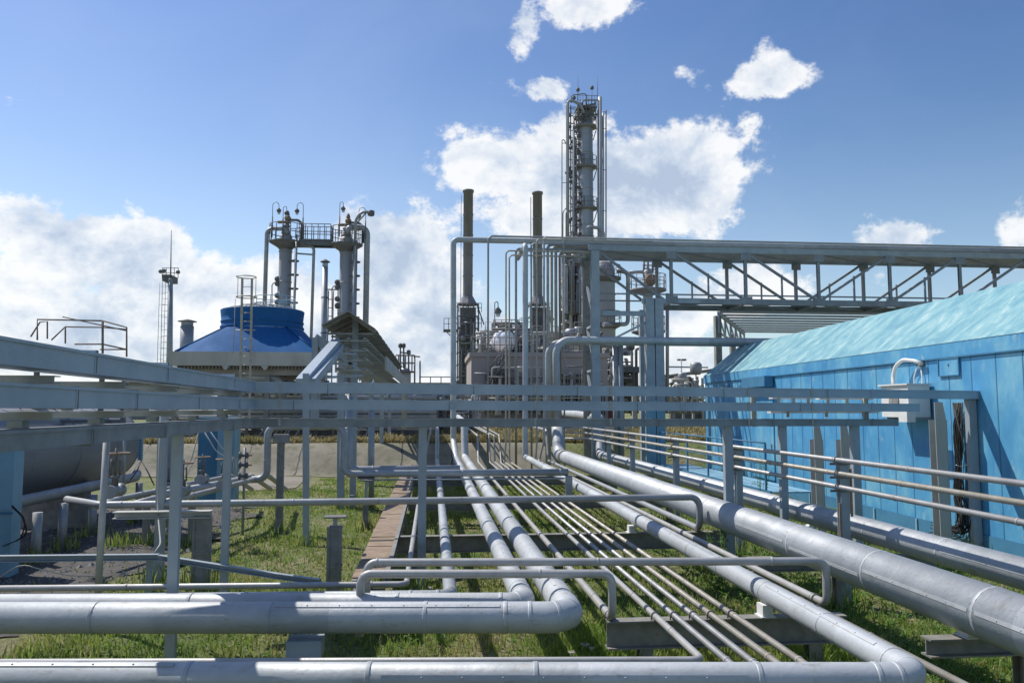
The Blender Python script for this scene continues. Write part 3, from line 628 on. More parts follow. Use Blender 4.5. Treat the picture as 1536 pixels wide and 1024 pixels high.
# concrete-like bracket posts near wall; sunlit front, shaded web painted in as colour
def wallpost(u, v0, v1, wpx, label, Y, foot=False):
    a = PY(u, v0, Y); w = wpx*.62*Y/F
    t = thing('wall_bracket_post', label, 'bracket post', (a.x, Y, G0), 'pale posts beside the blue wall')
    zt = a.z
    MB().poly([(a.x-w/2, Y-.08, zt), (a.x-w/2+.02, Y-.08, G0-.1), (a.x+w/2, Y-.08, G0-.1), (a.x+w/2, Y-.08, zt-.35), (a.x+w/2-.06, Y-.08, zt)], (0, .012, 0)).build('front_flange', palec, t)
    MB().box((a.x+w/2+.002, Y-.08, G0-.1), (a.x+w/2+.016, Y+.12, zt-.36)).build('web', paint, t)
    MB().box((a.x-w/2, Y+.122, G0-.1), (a.x+w/2, Y+.135, zt-.36)).build('rear_flange', paint, t)
    if foot: MB().bar((a.x-.05, Y-.14, .35), (a.x-.62, Y-.14, G0), .14, .1).build('foot_brace', white, t)
wallpost(1224, 634, 745, 22, 'pale post with a slanted foot before the blue wall', 16.6, True)
wallpost(1264, 634, 760, 24, 'pale chamfered post beside the right end of the bottom tray', 16.4)
wallpost(1406, 603, 795, 30, 'tall pale chamfered post against the wall beside the black cables', 15.4)

# ================================================================ blue panelled building at right
XW = 11.75; YE = PX(1058, 600, XW).y; _c, _s = math.cos(R(2.7)), math.sin(R(2.7))
def bxf(v): dx, dy = v.x-XW, v.y-YE; return V((XW+dx*_c+dy*_s, YE-dx*_s+dy*_c, v.z))
def bxi(v): dx, dy = v.x-XW, v.y-YE; return V((XW+dx*_c-dy*_s, YE+dx*_s+dy*_c, v.z))
def PW(u, v, X):
    o = bxi(CAM); d = bxi(CAM+ray(u, v))-o; return o+d*((X-o.x)/d.x)
ZE = PX(1058, 574, XW).z; ZF = PX(1058, 564, XW).z
XF[0] = bxf
pk = PY(1104, 519, YE); YN = 2.0
t = thing('panel_building', 'long turquoise panelled building with a steep faded roof', 'building', (XW+3, (YE+YN)/2, G0))
bld = t
MB().box((XW, YN, .12), (XW+7.5, YE, ZE-.01)).build('wall', wallm, t)
MB().box((XW-.02, YN, G0-.2), (XW+7.4, YE-.03, .115)).build('plinth', bluem, t)
MB().box((XW-.05, YN-.05, ZE-.008), (XW+7.55, YE+.05, ZF)).build('fascia', wallm, t)
pkx = pk.x+.15; pz = pk.z
mb = MB(); A = [(XW-.06, ZF+.003), (pkx, pz), (XW+4.5, pz+.25), (XW+7.56, ZF+.003)]
mb.poly([(x, YE+.06, z) for x, z in A], (0, YN-.1-YE, 0)); rf = mb.build('roof', roofm, t)
# vertical panel joints: cover strips on wall
ysj = []; y = YE-.9
while y > YN+.5: ysj.append(y); y -= .76
for y in ysj: MB().box((XW-.006, y-.012, .125), (XW-.0005, y+.012, ZE-.012)).build('panel_joint', bluem, t)
MB().box((XW-.058, YN, ZE-.035), (XW-.0525, YE, ZE-.012)).build('drip_edge', bluem, t)
# hatch
ha = PW(1409, 533, XW); hb = PW(1441, 562, XW)
h = MB().box((XW-.03, hb.y, hb.z), (XW-.002, ha.y, ha.z)).build('hatch', wallm, t)
mb = MB(); 
for (p, q_) in (((XW-.036, hb.y, ha.z), (XW-.036, ha.y, ha.z)), ((XW-.036, hb.y, hb.z), (XW-.036, ha.y, hb.z)), ((XW-.036, hb.y, hb.z), (XW-.036, hb.y, ha.z)), ((XW-.036, ha.y, hb.z), (XW-.036, ha.y, ha.z))): mb.bar(p, q_, .025, .025)
mb.build('hatch_frame', bluem, h); yc = (ha.y+hb.y)/2
MB().box((XW-.05, yc-.01, (ha.z+hb.z)/2-.02), (XW-.031, yc+.01, (ha.z+hb.z)/2+.02)).build('latch', dark, h)
# far door and two small louvres
da = PW(1128, 567, XW); db = PW(1160, 567, XW)
d = MB().box((XW-.045, db.y, .2), (XW-.003, da.y, da.z-.35)).build('door', wallm, t, label='flush door at the far end under a dark blue canopy')
MB().box((XW-.35, db.y-.1, da.z-.35), (XW-.05, da.y+.1, da.z)).build('door_canopy', bluem, t)
MB().box((XW-.07, db.y+.15, 1.2), (XW-.046, db.y+.2, 1.4)).build('handle', dark, d)
for u in (1090, 1112):
    p = PW(u, 578, XW); MB().box((XW-.03, p.y-.35, p.z-.2), (XW-.003, p.y+.35, p.z+.02)).build('vent_panel', bluem, t)
# lower blue skirt ribs (plinth) 
for i in range(14):
    y = YE-1-i*1.9
    MB().box((XW-.05, y-.03, G0-.1), (XW-.022, y+.03, .11)).build('plinth_rib', bluel, t)
def wallbox(u0, v0, u1, v1, dep, m, name, label, cat, off=.004):
    a = PW(u0, v0, XW-dep); b = PW(u1, v1, XW-dep)
    return a, b
# white wall units with shadow
a = PW(1310, 580, XW-.55); b = PW(1365, 634, XW-.55)
t = thing('air_conditioner', 'white air conditioning unit on the blue wall behind the tray ends', 'air conditioner', (XW-.3, (a.y+b.y)/2, b.z))
MB().box((XW-.55, b.y+.03, b.z+.12), (XW-.06, a.y-.35, a.z)).build('casing', white, t)
MB().box((XW-.60, b.y-.02, a.z+.003), (XW-.04, a.y-.3, a.z+.035)).build('top_cover', white, t)
MB().lathe((XW-.556, (a.y+b.y)/2-.15, (a.z+b.z)/2+.06), [(.21, 0), (.21, .01), (.19, .016), (.05, .018)], 24, (-1, 0, 0)).build('fan_grille', conc, t)
MB().bar((XW-.5, b.y+.1, b.z+.09), (XW-.03, b.y+.1, b.z+.09), .05, .05).build('wall_bracket', paint, t)
MB().bar((XW-.5, a.y-.5, b.z+.09), (XW-.03, a.y-.5, b.z+.09), .05, .05).build('wall_bracket', paint, t)
a2 = PW(1348, 612, XW-.75); 
MB().box((XW-.75, a2.y-.32, a2.z-.30), (XW-.562, a2.y+.02, a2.z+.02)).build('junction_cover', white, t)
# white hose loop
hp = [PW(u, v, XW-.10-.05*k_) for k_, (u, v) in enumerate(((1383, 545), (1372, 541), (1355, 539), (1343, 548), (1339, 566), (1341, 580)))]
MB().tube(hp, .042, 10, .3).build('hose', white, None, 'thick white hose looping from the wall down to the white unit', 'hose')
MB().tube([PW(1380, 545, XW-.08), PW(1374, 555, XW-.08), PW(1371, 565, XW-.06), PW(1372, 585, XW-.06)], .016, 8, .1).build('hose', white, None, 'thin white hose hanging right of the thick hose loop', 'hose')
MB().tube([PW(1381, 548, XW-.05), PW(1384, 570, XW-.05), PW(1378, 600, XW-.08), PW(1369, 625, XW-.3)], .018, 8, .2).build('hose', white, None, 'white line curving down the wall beside the unit', 'hose')
mb = MB().box((XW-.08, PW(1387, 541, XW).y, PW(1384, 549, XW).z), (XW-.004, PW(1379, 541, XW).y, PW(1384, 541, XW).z)); mb.build('wall_gland', dark, None, 'small dark gland on the blue wall where the hoses enter', 'cable gland')
# black cable bundle
t = thing('cable_bundle', 'thick bundle of black cables hanging from the tray end down the wall', 'cables', (XW-.35, bxi(V((xe0, ye0, 0))).y, 0))
q = random.Random(9)
for i in range(34):
    u0 = q.uniform(1429, 1444); u1 = q.uniform(1429, 1446); u2 = q.uniform(1438, 1462)
    dd = .10+q.uniform(0, .10)
    pts = [PW(u0, 604, XW-dd), PW(u1, 650+q.uniform(-15, 15), XW-dd), PW(q.uniform(1432, 1443), 700, XW-dd), PW(u1, 750+q.uniform(-20, 20), XW-dd), PW(u2, 800+q.uniform(-12, 16), XW-dd-.05), PW(u2-q.uniform(10, 60), 800+q.uniform(-20, 0), XW-dd-.08)]
    MB().tube(pts, .011, 6, .25, k=4).build('cable', black, t)
MB().tube([PW(1434, 697, XW-.26), PW(1440, 699, XW-.27), PW(1450, 697, XW-.25)], .008, 6).build('tie', white, t)
XF[0] = None
# blue steel access railing and platform by the far end of the building
t = thing('access_platform', 'blue railed low platform beyond the thick pipes left of the building', 'platform', (XW-2, 26, G0))
for u in (905, 925, 975, 1008, 1050, 1075): pass
yb0, yb1 = 20.5, 31.0; xp = 8.9
MB().box((xp, yb0, .0), (xp+.05, yb1, .42)).build('side_panel', bluem, t)
MB().box((xp+.052, yb0, .36), (xp+1.2, yb1, .40)).build('deck', bluel, t)
for y in (20.8, 23.1, 25.3, 27.4, 30.8): MB().bar((xp+.02, y, .425), (xp+.02, y, 1.65), .05, .05, up=(0, 1, 0)).build('rail_post', bluem, t)
MB().tube([(xp+.02, 20.8, 1.67), (xp+.02, 31, 1.67)], .022, 8).build('handrail', bluem, t)
MB().tube([(xp+.02, 20.8, 1.1), (xp+.02, 31, 1.1)], .015, 8).build('handrail', bluem, t)
# ================================================================ left yard
# horizontal tank
tx, tr, tz = -9.08, 1.02, 1.62; ty0, ty1 = 9.5, 23.2
t = thing('horizontal_tank', 'large dull grey horizontal tank with a domed end behind the left trays', 'tank', (tx, 16, G0))
prof = [(0.02, -.42), (.35, -.38), (.7, -.25), (.92, -.1), (tr, 0)]+[(tr, ty1-ty0)]+[(.94, ty1-ty0+.12), (.75, ty1-ty0+.30), (.4, ty1-ty0+.44), (.02, ty1-ty0+.48)]
MB().lathe((tx, ty0, tz), prof, 48, (0, 1, 0)).build('shell', tankm, t)
for y in every(ty0+1.2, ty1, 2.2)+[ty1]: MB().lathe((tx, y-.04, tz), [(.9, 0), (tr+.008, .001), (tr+.008, .08), (.9, .081)], 48, (0, 1, 0), cap=False).build('hoop', tankm, t)
for y in (12.2, 16.2, 20.6): MB().box((tx-.75, y-.18, G0-.1), (tx+.75, y+.18, .82)).build('saddle', conc, t)
for y in (14.0, 19.0): MB().lathe((tx, y, tz+tr-.04), [(.28, 0), (.28, .22), (.36, .221), (.36, .27), (.05, .30)], 20).build('manhole', tankm, t)
mb = MB(); 
for y in every(10.5, 22, 1.5): mb.tube([(tx+.35, y, tz+.9), (tx+.35, y, tz+1.35)], .015, 6)
mb.tube([(tx+.35, 10.5, tz+1.35), (tx+.35, 22, tz+1.35)], .018, 6).build('top_rail', paint, t)
# gauge glass on the tank end
a = PX(212, 651, -8.1); t = thing('level_gauge', 'pale perforated gauge strip with cables below, at the tank end', 'gauge', a)
g0 = PY(212, 651, 20.5); g1 = PY(212, 690, 20.5)
MB().box((g0.x-.05, 20.45, g1.z), (g0.x+.05, 20.52, g0.z)).build('strip', bluel, t)
mb = MB()
for i in range(9): mb.box((g0.x-.02, 20.44, g1.z+.04+i*.07), (g0.x+.02, 20.4495, g1.z+.075+i*.07))
mb.build('slots', dark, t)
c1 = PZ(192, 733, .95); 
MB().tube([g1, PY(206, 705, 19), PY(193, 723, 17.5)], .015, 6, .3).build('cable', black, t); MB().tube([g1, PY(222, 708, 19), PY(231, 727, 17.5)], .015, 6, .3).build('cable', black, t)
# pipe along the tank's foot on stub posts
pts = [V((-8.05, 10, .80)), V((-7.75, 16.0, .84)), V((-7.55, 21.5, .84)), V((-7.9, 22.6, .84))]
pipe('fat pipe running along the foot of the big left tank on short posts', pts, .115, cladd, fil=.3, bands=[2.5, 5, 7.5, 10], n=20)
for i, (u, v) in enumerate(((60, 815), (98, 808), (142, 786), (210, 735))):
    Yp = (15.6, 17.0, 18.4, 21.2)[i]; p = PY(u, 700, Yp)
    MB().tube([(p.x, Yp, G0-.1), (p.x, Yp, .70+.01*i)], .085, 14).build('stub_post', cladd, None, ('stub post nearest the cabinet under the fat pipe by the tank', 'second stub post from the cabinet under the fat pipe', 'third stub post under the fat pipe, half hidden by the thin leaning pole', 'short stub post at the far end of the fat pipe')[i], 'stub post', 'stub posts under the fat pipe')
# blue cabinet at the left edge
bx = PZ(24, 868, G0)-V((.12, 0, 0)); Yc = bx.y; zc = PY(34, 668, Yc).z
t = thing('steel_cabinet', 'pale blue steel cabinet at the left edge of the picture', 'cabinet', (bx.x-.9, Yc+.4, G0))
MB().box((bx.x-1.8, Yc, G0), (bx.x, Yc+.32, zc)).build('body', bluel, t)
MB().box((bx.x-1.85, Yc-.05, zc+.002), (bx.x+.04, Yc+.36, zc+.04)).build('cover', bluel, t)
MB().box((bx.x-1.82, Yc-.02, .82), (bx.x+.02, Yc-.002, .86)).build('seam', bluem, t)
MB().box((bx.x-1.82, Yc-.02, .90), (bx.x+.02, Yc-.002, .93)).build('seam', bluel, t)
MB().box((bx.x-.9, Yc-.012, .0), (bx.x-.885, Yc-.001, .8)).build('door_joint', bluem, t)
MB().tube([(bx.x+.02, Yc-.04, .95), (bx.x+.22, Yc-.1, .8), (bx.x+.3, Yc-.05, .5), (bx.x+.1, Yc-.02, .38)], .014, 6, .2).build('cable', black, None, 'black cable loop hanging from the pale blue cabinet', 'cable')
MB().tube([(bx.x+.02, Yc-.06, .98), (bx.x+.28, Yc-.1, .75), (bx.x+.2, Yc-.05, .42), (bx.x-.1, Yc-.03, .3)], .010, 6, .2).build('cable', black, None, 'thin black cable loop beside the cabinet corner', 'cable')
# rail bar at left with sag wire
Yr = 11.8; r0 = PY(-60, 838, Yr); r1 = PY(238, 835, Yr); r2 = PZ(420, 864, r1.z-.10); r3 = PZ(480, 872, r1.z-.14)
t = thing('low_rail', 'pale angle rail crossing low at left and dipping beyond the corner post', 'rail', r1)
MB().chan((r0.x, r0.y, r0.z), (r1.x, r1.y, r1.z), .09, .085, .01, side=-1).build('rail_bar', paint, t)
MB().chan(r1+V((.01, -.02, 0)), r2, .07, .07, .01, side=-1).build('rail_bar', paint, t)
MB().chan(r2+V((.005, 0, 0)), r3, .07, .07, .01, side=-1).build('rail_bar', paint, t)
MB().bar((PY(222, 850, Yr).x, Yr+.06, G0-.1), (PY(222, 850, Yr).x, Yr+.06, r1.z-.045), .075, .05, up=(0, 1, 0)).build('post', paint, t)
w0 = PY(30, 844, Yr-.1); MB().tube([PY(-40, 890, Yr-.15), PY(0, 865, Yr-.1), w0, PY(70, 856, Yr-.1), PY(105, 863, Yr-.1), PY(150, 864, Yr-.1)], .007, 6, .5).build('wire', palec, None, 'thin pale wire sagging below the low rail at left', 'wire')
# posts at left
def lpost(u0, v0, u1, v1, Y, w, label, name='post', cat='post', m=paint, rnd_=False, z0=None):
    a = PY(u0, v0, Y); b = PY(u1, v1, Y)
    if z0 is not None: b = b+(b-a)*((b.z-z0)/(a.z-b.z))
    mb = MB()
    if rnd_: mb.tube([a, b], w/2, 12)
    else: mb.bar(b, a, w, w*.85, up=(0, 1, 0))
    return mb.build(name, m, None, label, cat, 'uprights standing in the left yard')
lpost(161, 640, 147, 890, 10.9, .085, 'thin rust flecked pole leaning slightly, leftmost upright', 'leaning_pole', 'pole', small, True, G0-.1)
lpost(246, 600, 238, 858, 13.6, .135, 'thick upright carrying a wire, right of the tank', z0=G0-.1)
mb = MB().tube([PY(241, 620, 13.4), PY(236, 760, 13.4), PY(241, 815, 12.6), PY(232, 828, 12)], .012, 6, .5).build('wire', palec, None, 'pale wire running down the thick upright beside the tank', 'wire')
lpost(459, 560, 459, 805, 17.4, .125, 'pale upright in the grass, middle of the left lawn', z0=G0-.1)
lpost(256, 645, 254, 742, 20, .17, 'dull grey upright behind the thick one carrying the wire', m=cladd, z0=G0-.1)
lpost(187, 640, 186, 735, 17, .055, 'slim pipe upright in front of the tank shell', m=cladd, rnd_=True)
lpost(558, 600, 557, 760, 23.5, .16, 'round grey upright right of the elbowed pipes', m=cladl, rnd_=True, z0=G0-.1)
lpost(512, 560, 511, 752, 23.6, .20, 'upright just behind the elbowed pipe pair', z0=G0-.1)
def concpost(u, vt, vb, wpx, label, Y, head=None, plate=None):
    a = PY(u, vt, Y); w_ = wpx*.76*Y/F
    t = thing('concrete_post', label, 'concrete post', (a.x, Y, G0), 'concrete posts in the grass at left')
    z0 = gz(a.x, Y)-.15
    MB().box((a.x-w_/2, Y-w_/2, z0), (a.x+w_/2, Y+w_/2, a.z)).build('shaft', conc, t)
    mb = MB(); n = max(1, int((a.z-z0)/.75))
    for i in range(n+1):
        zz = a.z-.02-i*.55
        if zz > z0+.05: mb.box((a.x-w_/2-.012, Y-w_/2-.012, zz-.03), (a.x+w_/2+.012, Y+w_/2+.012, zz))
    mb.box((a.x-w_/2-.014, Y-w_/2-.014, z0), (a.x-w_/2+.03, Y-w_/2-.002, a.z-.001)).box((a.x+w_/2-.03, Y-w_/2-.015, z0), (a.x+w_/2+.014, Y-w_/2-.002, a.z-.0015))
    mb.build('rim', conc, t)
    if plate:
        zp = plate; MB().box((a.x-.03, Y-.03, a.z+.001), (a.x+.03, Y+.03, zp-.02)).build('stem', paint, t)
        MB().box((a.x-.16, Y-.12, zp-.019), (a.x+.16, Y+.12, zp)).build('bearing_plate', dark, t)
    if head: MB().box((a.x-head/2, Y-.12, a.z+.002), (a.x+head/2, Y+.12, a.z+.2)).build('head_block', conc, t)
    return t
concpost(503, 788, 890, 24, 'concrete post with a thin stem bearing the bare transverse pipe', 12.35, plate=.988)
concpost(305, 772, 868, 27, 'wide panelled concrete post right of the thick pale tray post', 13.3)
concpost(422, 664, 790, 11, 'tall narrow concrete post with a head block in the lawn', 19.2, head=.34)
concpost(549, 748, 790, 9, 'short dark post with a flat top plate left of the walkway', 19.4, plate=.905)
# pale beam on the wide concrete post, beneath the transverse pipe
a = PY(172, 768, 13.25); b = PY(318, 766, 13.25)
MB().ibeam((a.x, 13.25, .93), (b.x, 13.25, .93), .2, .11).build('support_beam', palec, None, 'pale beam end under the bare transverse pipe at left', 'steel beam')
# elbowed pipes in the middle distance
Yu = 19.6; zu = PY(450, 639, Yu).z; zl = PY(700, 709, Yu).z
v0 = PZ(383, 712, .95); u400 = PY(401, 680, Yu).x; u515 = PY(515, 680, Yu).x; ue = PY(852, 709, Yu).x
t = pipe('pale pipe humping over the lawn, then running right to a capped end',
     [V((-5.2, 16.2, .92)), V((-4.4, Yu, .92)), V((u400, Yu, .92)), V((u400, Yu, zu)), V((u515, Yu, zu)), V((u515, Yu, zl)), V((ue, Yu, zl))], .085, cladl, fil=.22, bands=[3.5, 4.3, 6.4, 8.3, 9.6, 10.6, 13, 15], n=18)
u528 = PY(523, 680, Yu+.35).x
pipe('darker pipe paired behind the humped one, dropping and running right', [V((u528, Yu+.35, 2.9)), V((u528, Yu+.35, zl+.07)), V((PY(690, 700, Yu+.35).x, Yu+.35, zl+.07))], .095, cladd, fil=.2, bands=[.8, 2.3, 3.6, 5.2], n=18)
MB().tube([(PY(560, 716, Yu-.1).x, Yu-.1, zl-.14), (ue-.1, Yu-.1, zl-.14)], .022, 8).build('conduit', paint, None, 'thin conduit slung under the capped transverse pipe', 'conduit')
t = thing('pipe_support', 'short steel support at the capped right end of the humped pipe', 'pipe support', (ue, Yu, G0))
MB().ibeam((ue+.02, Yu, .44), (ue+.02, Yu, zl-.09), .16, .12, .012, up=(0, 1, 0)).build('post', paint, t); MB().box((ue-.1, Yu-.1, zl-.087), (ue+.12, Yu+.1, zl-.08)).build('head_plate', paint, t)
t = thing('pipe_support', 'flat topped stem under the humped pipe right of the walkway post', 'pipe support', (PY(549, 730, Yu).x, Yu, G0))
MB().box((PY(549, 730, Yu).x-.2, Yu-.1, zl-.12), (PY(549, 730, Yu).x+.2, Yu+.1, zl-.088)).build('head_plate', dark, t)
# valves on yard pipes
def valve(x, y, z, r, label, s=1.0, m=dark):
    t = thing('valve', label, 'valve', (x, y, z), 'handwheel valves in the left yard')
    MB().lathe((x, y-.16*s, z), [(r*1.9, 0), (r*1.9, .03*s), (r*1.1, .035*s), (r*1.5, .10*s), (r*1.75, .16*s), (r*1.5, .22*s), (r*1.1, .285*s), (r*1.9, .29*s), (r*1.9, .32*s)], 16, (0, 1, 0)).build('body', cladd, t)
    MB().lathe((x, y, z+r), [(r*1.0, 0), (r*.8, .1*s), (r*1.2, .102*s), (r*1.2, .13*s), (.03*s, .132*s)], 12).build('bonnet', m, t)
    mb = MB().tube([(x-.05*s, y, z+r+.13*s), (x-.045*s, y, z+r+.32*s)], .012*s, 6).tube([(x+.05*s, y, z+r+.13*s), (x+.045*s, y, z+r+.32*s)], .012*s, 6).tube([(x, y, z+r+.13*s), (x, y, z+r+.44*s)], .014*s, 6)
    mb.build('yoke', m, t)
    hz_ = z+r+.38*s; mb = MB().ring((x, y, hz_), .14*s, .013*s, n=18)
    for a in range(4): mb.tube([(x, y, hz_), (x+.135*s*math.cos(a*math.pi/2+.3), y+.135*s*math.sin(a*math.pi/2+.3), hz_)], .008*s, 5)
    mb.build('handwheel', rust, t)
ylab = [('inner', -5.85), ('middle', -5.35), ('outer', -4.95)]
for i, (lb, x) in enumerate(ylab):
    pipe('%s of three yard pipes with valves, beside the tank end' % lb, [V((x-.05, 14.9+i*.25, .86)), V((x+.12*i, 15.8, .90)), V((x+.9, 20.6, .92)), V((x+1.0, 22.5, .4))], .058, small, fil=.3, bands=[1.0, 2.2, 3.8, 5.5], n=12, group='yard pipes beside the tank')
    MB().box((x-.02, 17.2, G0-.1), (x+.1, 17.3, .82)).build('stub_post', conc, None, ('concrete stub beneath the inner yard pipe', 'concrete stub beneath the middle yard pipe', 'concrete stub beneath the outer yard pipe')[i], 'stub post')
for (u, v, Y, s, lb) in ((172, 722, 14.3, 1.5, 'big valve with a rusty handwheel just behind the leaning pole'), (274, 722, 15.6, 1.2, 'dark valve left of the wide concrete post'), (303, 705, 17.8, 1.1, 'dark valve seen before the left blue locker'), (336, 712, 17.2, 1.2, 'valve with a small handwheel below the wires'), (252, 715, 18.5, .8, 'small valve behind the thick upright')):
    p = PY(u, v+14, Y); valve(p.x, Y, p.z, .06, lb, s)
for (zz, lb) in ((1.52, 'upper'), (1.30, 'middle'), (1.05, 'lower')):
    p = PY(367, 690, 19.0); t = thing('valve', '%s of three dark hand valves stacked at the lawn edge' % lb, 'valve', (p.x, 19, zz), 'three stacked hand valves')
    MB().lathe((p.x-.12, 19, zz), [(.09, 0), (.09, .03), (.04, .035), (.04, .15), (.07, .155), (.07, .19)], 12, (1, 0, 0)).build('body', dark, t)
    MB().tube([(p.x+.07, 19, zz), (p.x+.16, 19, zz)], .02, 8).build('spindle', rust, t)
MB().tube([(PY(367, 690, 19).x, 19, G0-.1), (PY(367, 690, 19).x, 19, 1.7)], .03, 8).build('standpipe', cladd, None, 'thin standpipe holding the three dark hand valves', 'standpipe')
for i, (pa, pb, pc) in enumerate((((305, 645), (326, 680), (352, 688)), ((314, 645), (333, 672), (356, 690)), ((300, 640), (287, 690), (262, 722)))):
    Y = 17.0; MB().tube([PY(*pa, Y), PY(*pb, Y), PY(*pc, Y), PY(pc[0]-3, pc[1]+20, Y)], .012, 6, .4).build('sensor_line', palec, None, ('pale line dropping to the valve before the right locker', 'second pale line curving over the valves', 'pale line slanting down left of the blue lockers')[i], 'thin line', 'thin pale lines over the valves')
# blue lockers
for (u0, u1, m, lb, Y) in ((298, 330, bluem, 'darker blue locker behind the valves', 25.5), (327, 351, bluel, 'lighter blue locker behind the valves, right of its darker neighbour', 25.2)):
    a = PY(u0, 640, Y); b = PY(u1, 712, Y)
    t = thing('locker', lb, 'locker', ((a.x+b.x)/2, Y, G0), 'blue lockers')
    MB().box((a.x, Y, G0), (b.x, Y+.7, a.z+.25)).build('body', m, t); MB().box((a.x-.03, Y-.03, a.z+.252), (b.x+.03, Y+.73, a.z+.28)).build('lid', m, t)
    MB().box((a.x+.06, Y-.02, .1), (b.x-.06, Y-.002, a.z+.1)).build('door', m, t)

# ================================================================ helpers for far structures
def rail_ring(mb, c, r, h=1.0, n=24, a0=0, a1=2*math.pi, rr=.025, posts=12):
    c = V(c)
    for z in (h, h*.5): mb.ring(c+V((0, 0, z)), r, rr, n=n, a0=a0, a1=a1, m=5)
    for i in range(posts):
        a = a0+(a1-a0)*i/posts; mb.tube([c+V((math.sin(a)*r, math.cos(a)*r, 0)), c+V((math.sin(a)*r, math.cos(a)*r, h))], rr, 5)
    return mb
def rail_line(mb, p, q, h=1.0, n=5, rr=.025):
    p = V(p); q = V(q)
    for z in (h, h*.5): mb.tube([p+V((0, 0, z)), q+V((0, 0, z))], rr, 5)
    for i in range(n+1): a = p+(q-p)*(i/n); mb.tube([a, a+V((0, 0, h))], rr, 5)
    return mb
def ladder(mb, p, q, w=.45, rr=.02, st=.35, side=(1, 0, 0)):
    p = V(p); q = V(q); s = V(side)*w/2
    mb.tube([p-s, q-s], rr, 5); mb.tube([p+s, q+s], rr, 5); n = int((q-p).length/st)
    for i in range(1, n): a = p+(q-p)*(i/n); mb.tube([a-s, a+s], rr*.7, 4)
    return mb
def lamp(x, y, z, h, reach, label, parent=None, s=1.0):
    """gooseneck lamp on a thin pole"""
    t = thing('gooseneck_lamp', label, 'lamp', (x, y, z), 'gooseneck lamps on the platforms')
    rr = abs(reach)/2; sg = 1 if reach > 0 else -1
    pts = [V((x, y, z)), V((x, y, z+h-rr))]+[V((x+sg*(rr-rr*math.cos(a)), y, z+h-rr+rr*1.2*math.sin(a))) for a in [math.pi*i/10 for i in range(1, 11)]]+[V((x+sg*2*rr, y, z+h-rr-.25*s))]
    MB().tube([(x, y, z), (x, y, z+h*.6)], .06*s, 6).build('pole_base', dark, t); MB().tube(pts, .035*s, 6).build('pole', paint, t)
    MB().lathe((x+sg*2*rr, y, z+h-rr-.65*s), [(.12*s, 0), (.2*s, .1*s), (.24*s, .2*s), (.1*s, .38*s), (.04*s, .45*s)], 12).build('lamp_head', dark, t)
    MB().lathe((x+sg*2*rr, y, z+h-rr-.82*s), [(.05*s, 0), (.14*s, .06*s), (.15*s, .165*s)], 10).build('lamp_globe', white, t)
def clutter(t, u0, v0, u1, v1, Y, n, seed, mats, dep=4.0, r=(.05, .16), name='process_pipe'):
    """orthogonal runs of process piping in a block"""
    q = random.Random(seed); a = PY(u0, v0, Y); b = PY(u1, v1, Y)
    mbs = [MB() for _ in mats]
    for i in range(n):
        mb = q.choice(mbs); rr = q.uniform(*r); y = Y+q.uniform(0, dep)
        x = q.uniform(a.x, b.x); z = q.uniform(b.z, a.z); k = q.random()
        if k < .40: z1 = q.uniform(b.z, a.z); x1 = x+q.uniform(-1, 1)*2; mb.tube([(x, y, b.z), (x, y, z), (min(max(x1, a.x), b.x), y, z)], rr, 6, rr*2.5, k=3)
        elif k < .72: x1 = q.uniform(a.x, b.x); mb.tube([(x, y, z), (x1, y, z)], rr, 6)
        elif k < .88: mb.bar((x, y, b.z), (x, y, q.uniform((a.z+b.z)/2, a.z)), .2, .2, up=(0, 1, 0))
        elif k < .95: mb.lathe((x, y, z), [(rr*2, 0), (rr*3, rr), (rr*3, rr*5), (rr*2, rr*6)], 8)
        else: rail_line(mb, (x, y, z), (min(x+2, b.x), y, z), 1.0, 3, .03)
    for mb, m in zip(mbs, mats):
        if mb.v: mb.build(name, m, t)

# ================================================================ light mast at left
Ym = 60; pz_ = lambda u, v: PY(u, v, Ym)
t = thing('light_mast', 'slim floodlight mast with a lattice ladder at far left', 'light mast', PY(255, 625, Ym))
MB().tube([PY(253, 625, Ym), PY(256, 418, Ym)], [.26, .16], 10).build('pole', cladd, t)
MB().box(PY(243, 421, Ym), PY(267, 417, Ym+1.6)).build('platform', dark, t)
mb = MB(); p = PY(243, 417, Ym); q_ = PY(267, 417, Ym); rail_line(mb, p, q_, .75, 4); mb.build('railing', dark, t)
mb = MB(); ladder(mb, PY(245, 560, Ym+.5), PY(248, 420, Ym+.5), .42, .025, .45); ladder(mb, PY(240, 555, Ym+.5), PY(244, 424, Ym+.5), .42, .02, .8); mb.build('ladder', cladd, t)
MB().tube([PY(256, 418, Ym), PY(257, 345, Ym)], [.05, .02], 6).build('antenna', dark, t)
for (u, v) in ((242, 407), (247, 406), (268, 408)):
    MB().lathe(PY(u, v, Ym), [(.08, 0), (.14, .08), (.15, .2), (.06, .25)], 10, (0, -1, -.2)).build('floodlight', dark, t)
# vent chimney
Yv = 49; t = thing('vent_chimney', 'short capped vent pipe left of the blue hood', 'vent', PY(280, 560, Yv))
c = PY(279.5, 528, Yv); MB().lathe(c, [(.38, -1), (.38, PY(280, 490, Yv).z-c.z)], 16).build('flue', cladd, t)
zt = PY(280, 490, Yv).z; MB().lathe((c.x, c.y, zt), [(.39, 0), (.39, .02), (.34, .021), (.34, .3), (.36, .301)], 16).build('louvre', cladl, t)
MB().lathe((c.x, c.y, zt+.302), [(.55, 0), (.54, .03), (.05, .16)], 16).build('cap', dark, t)

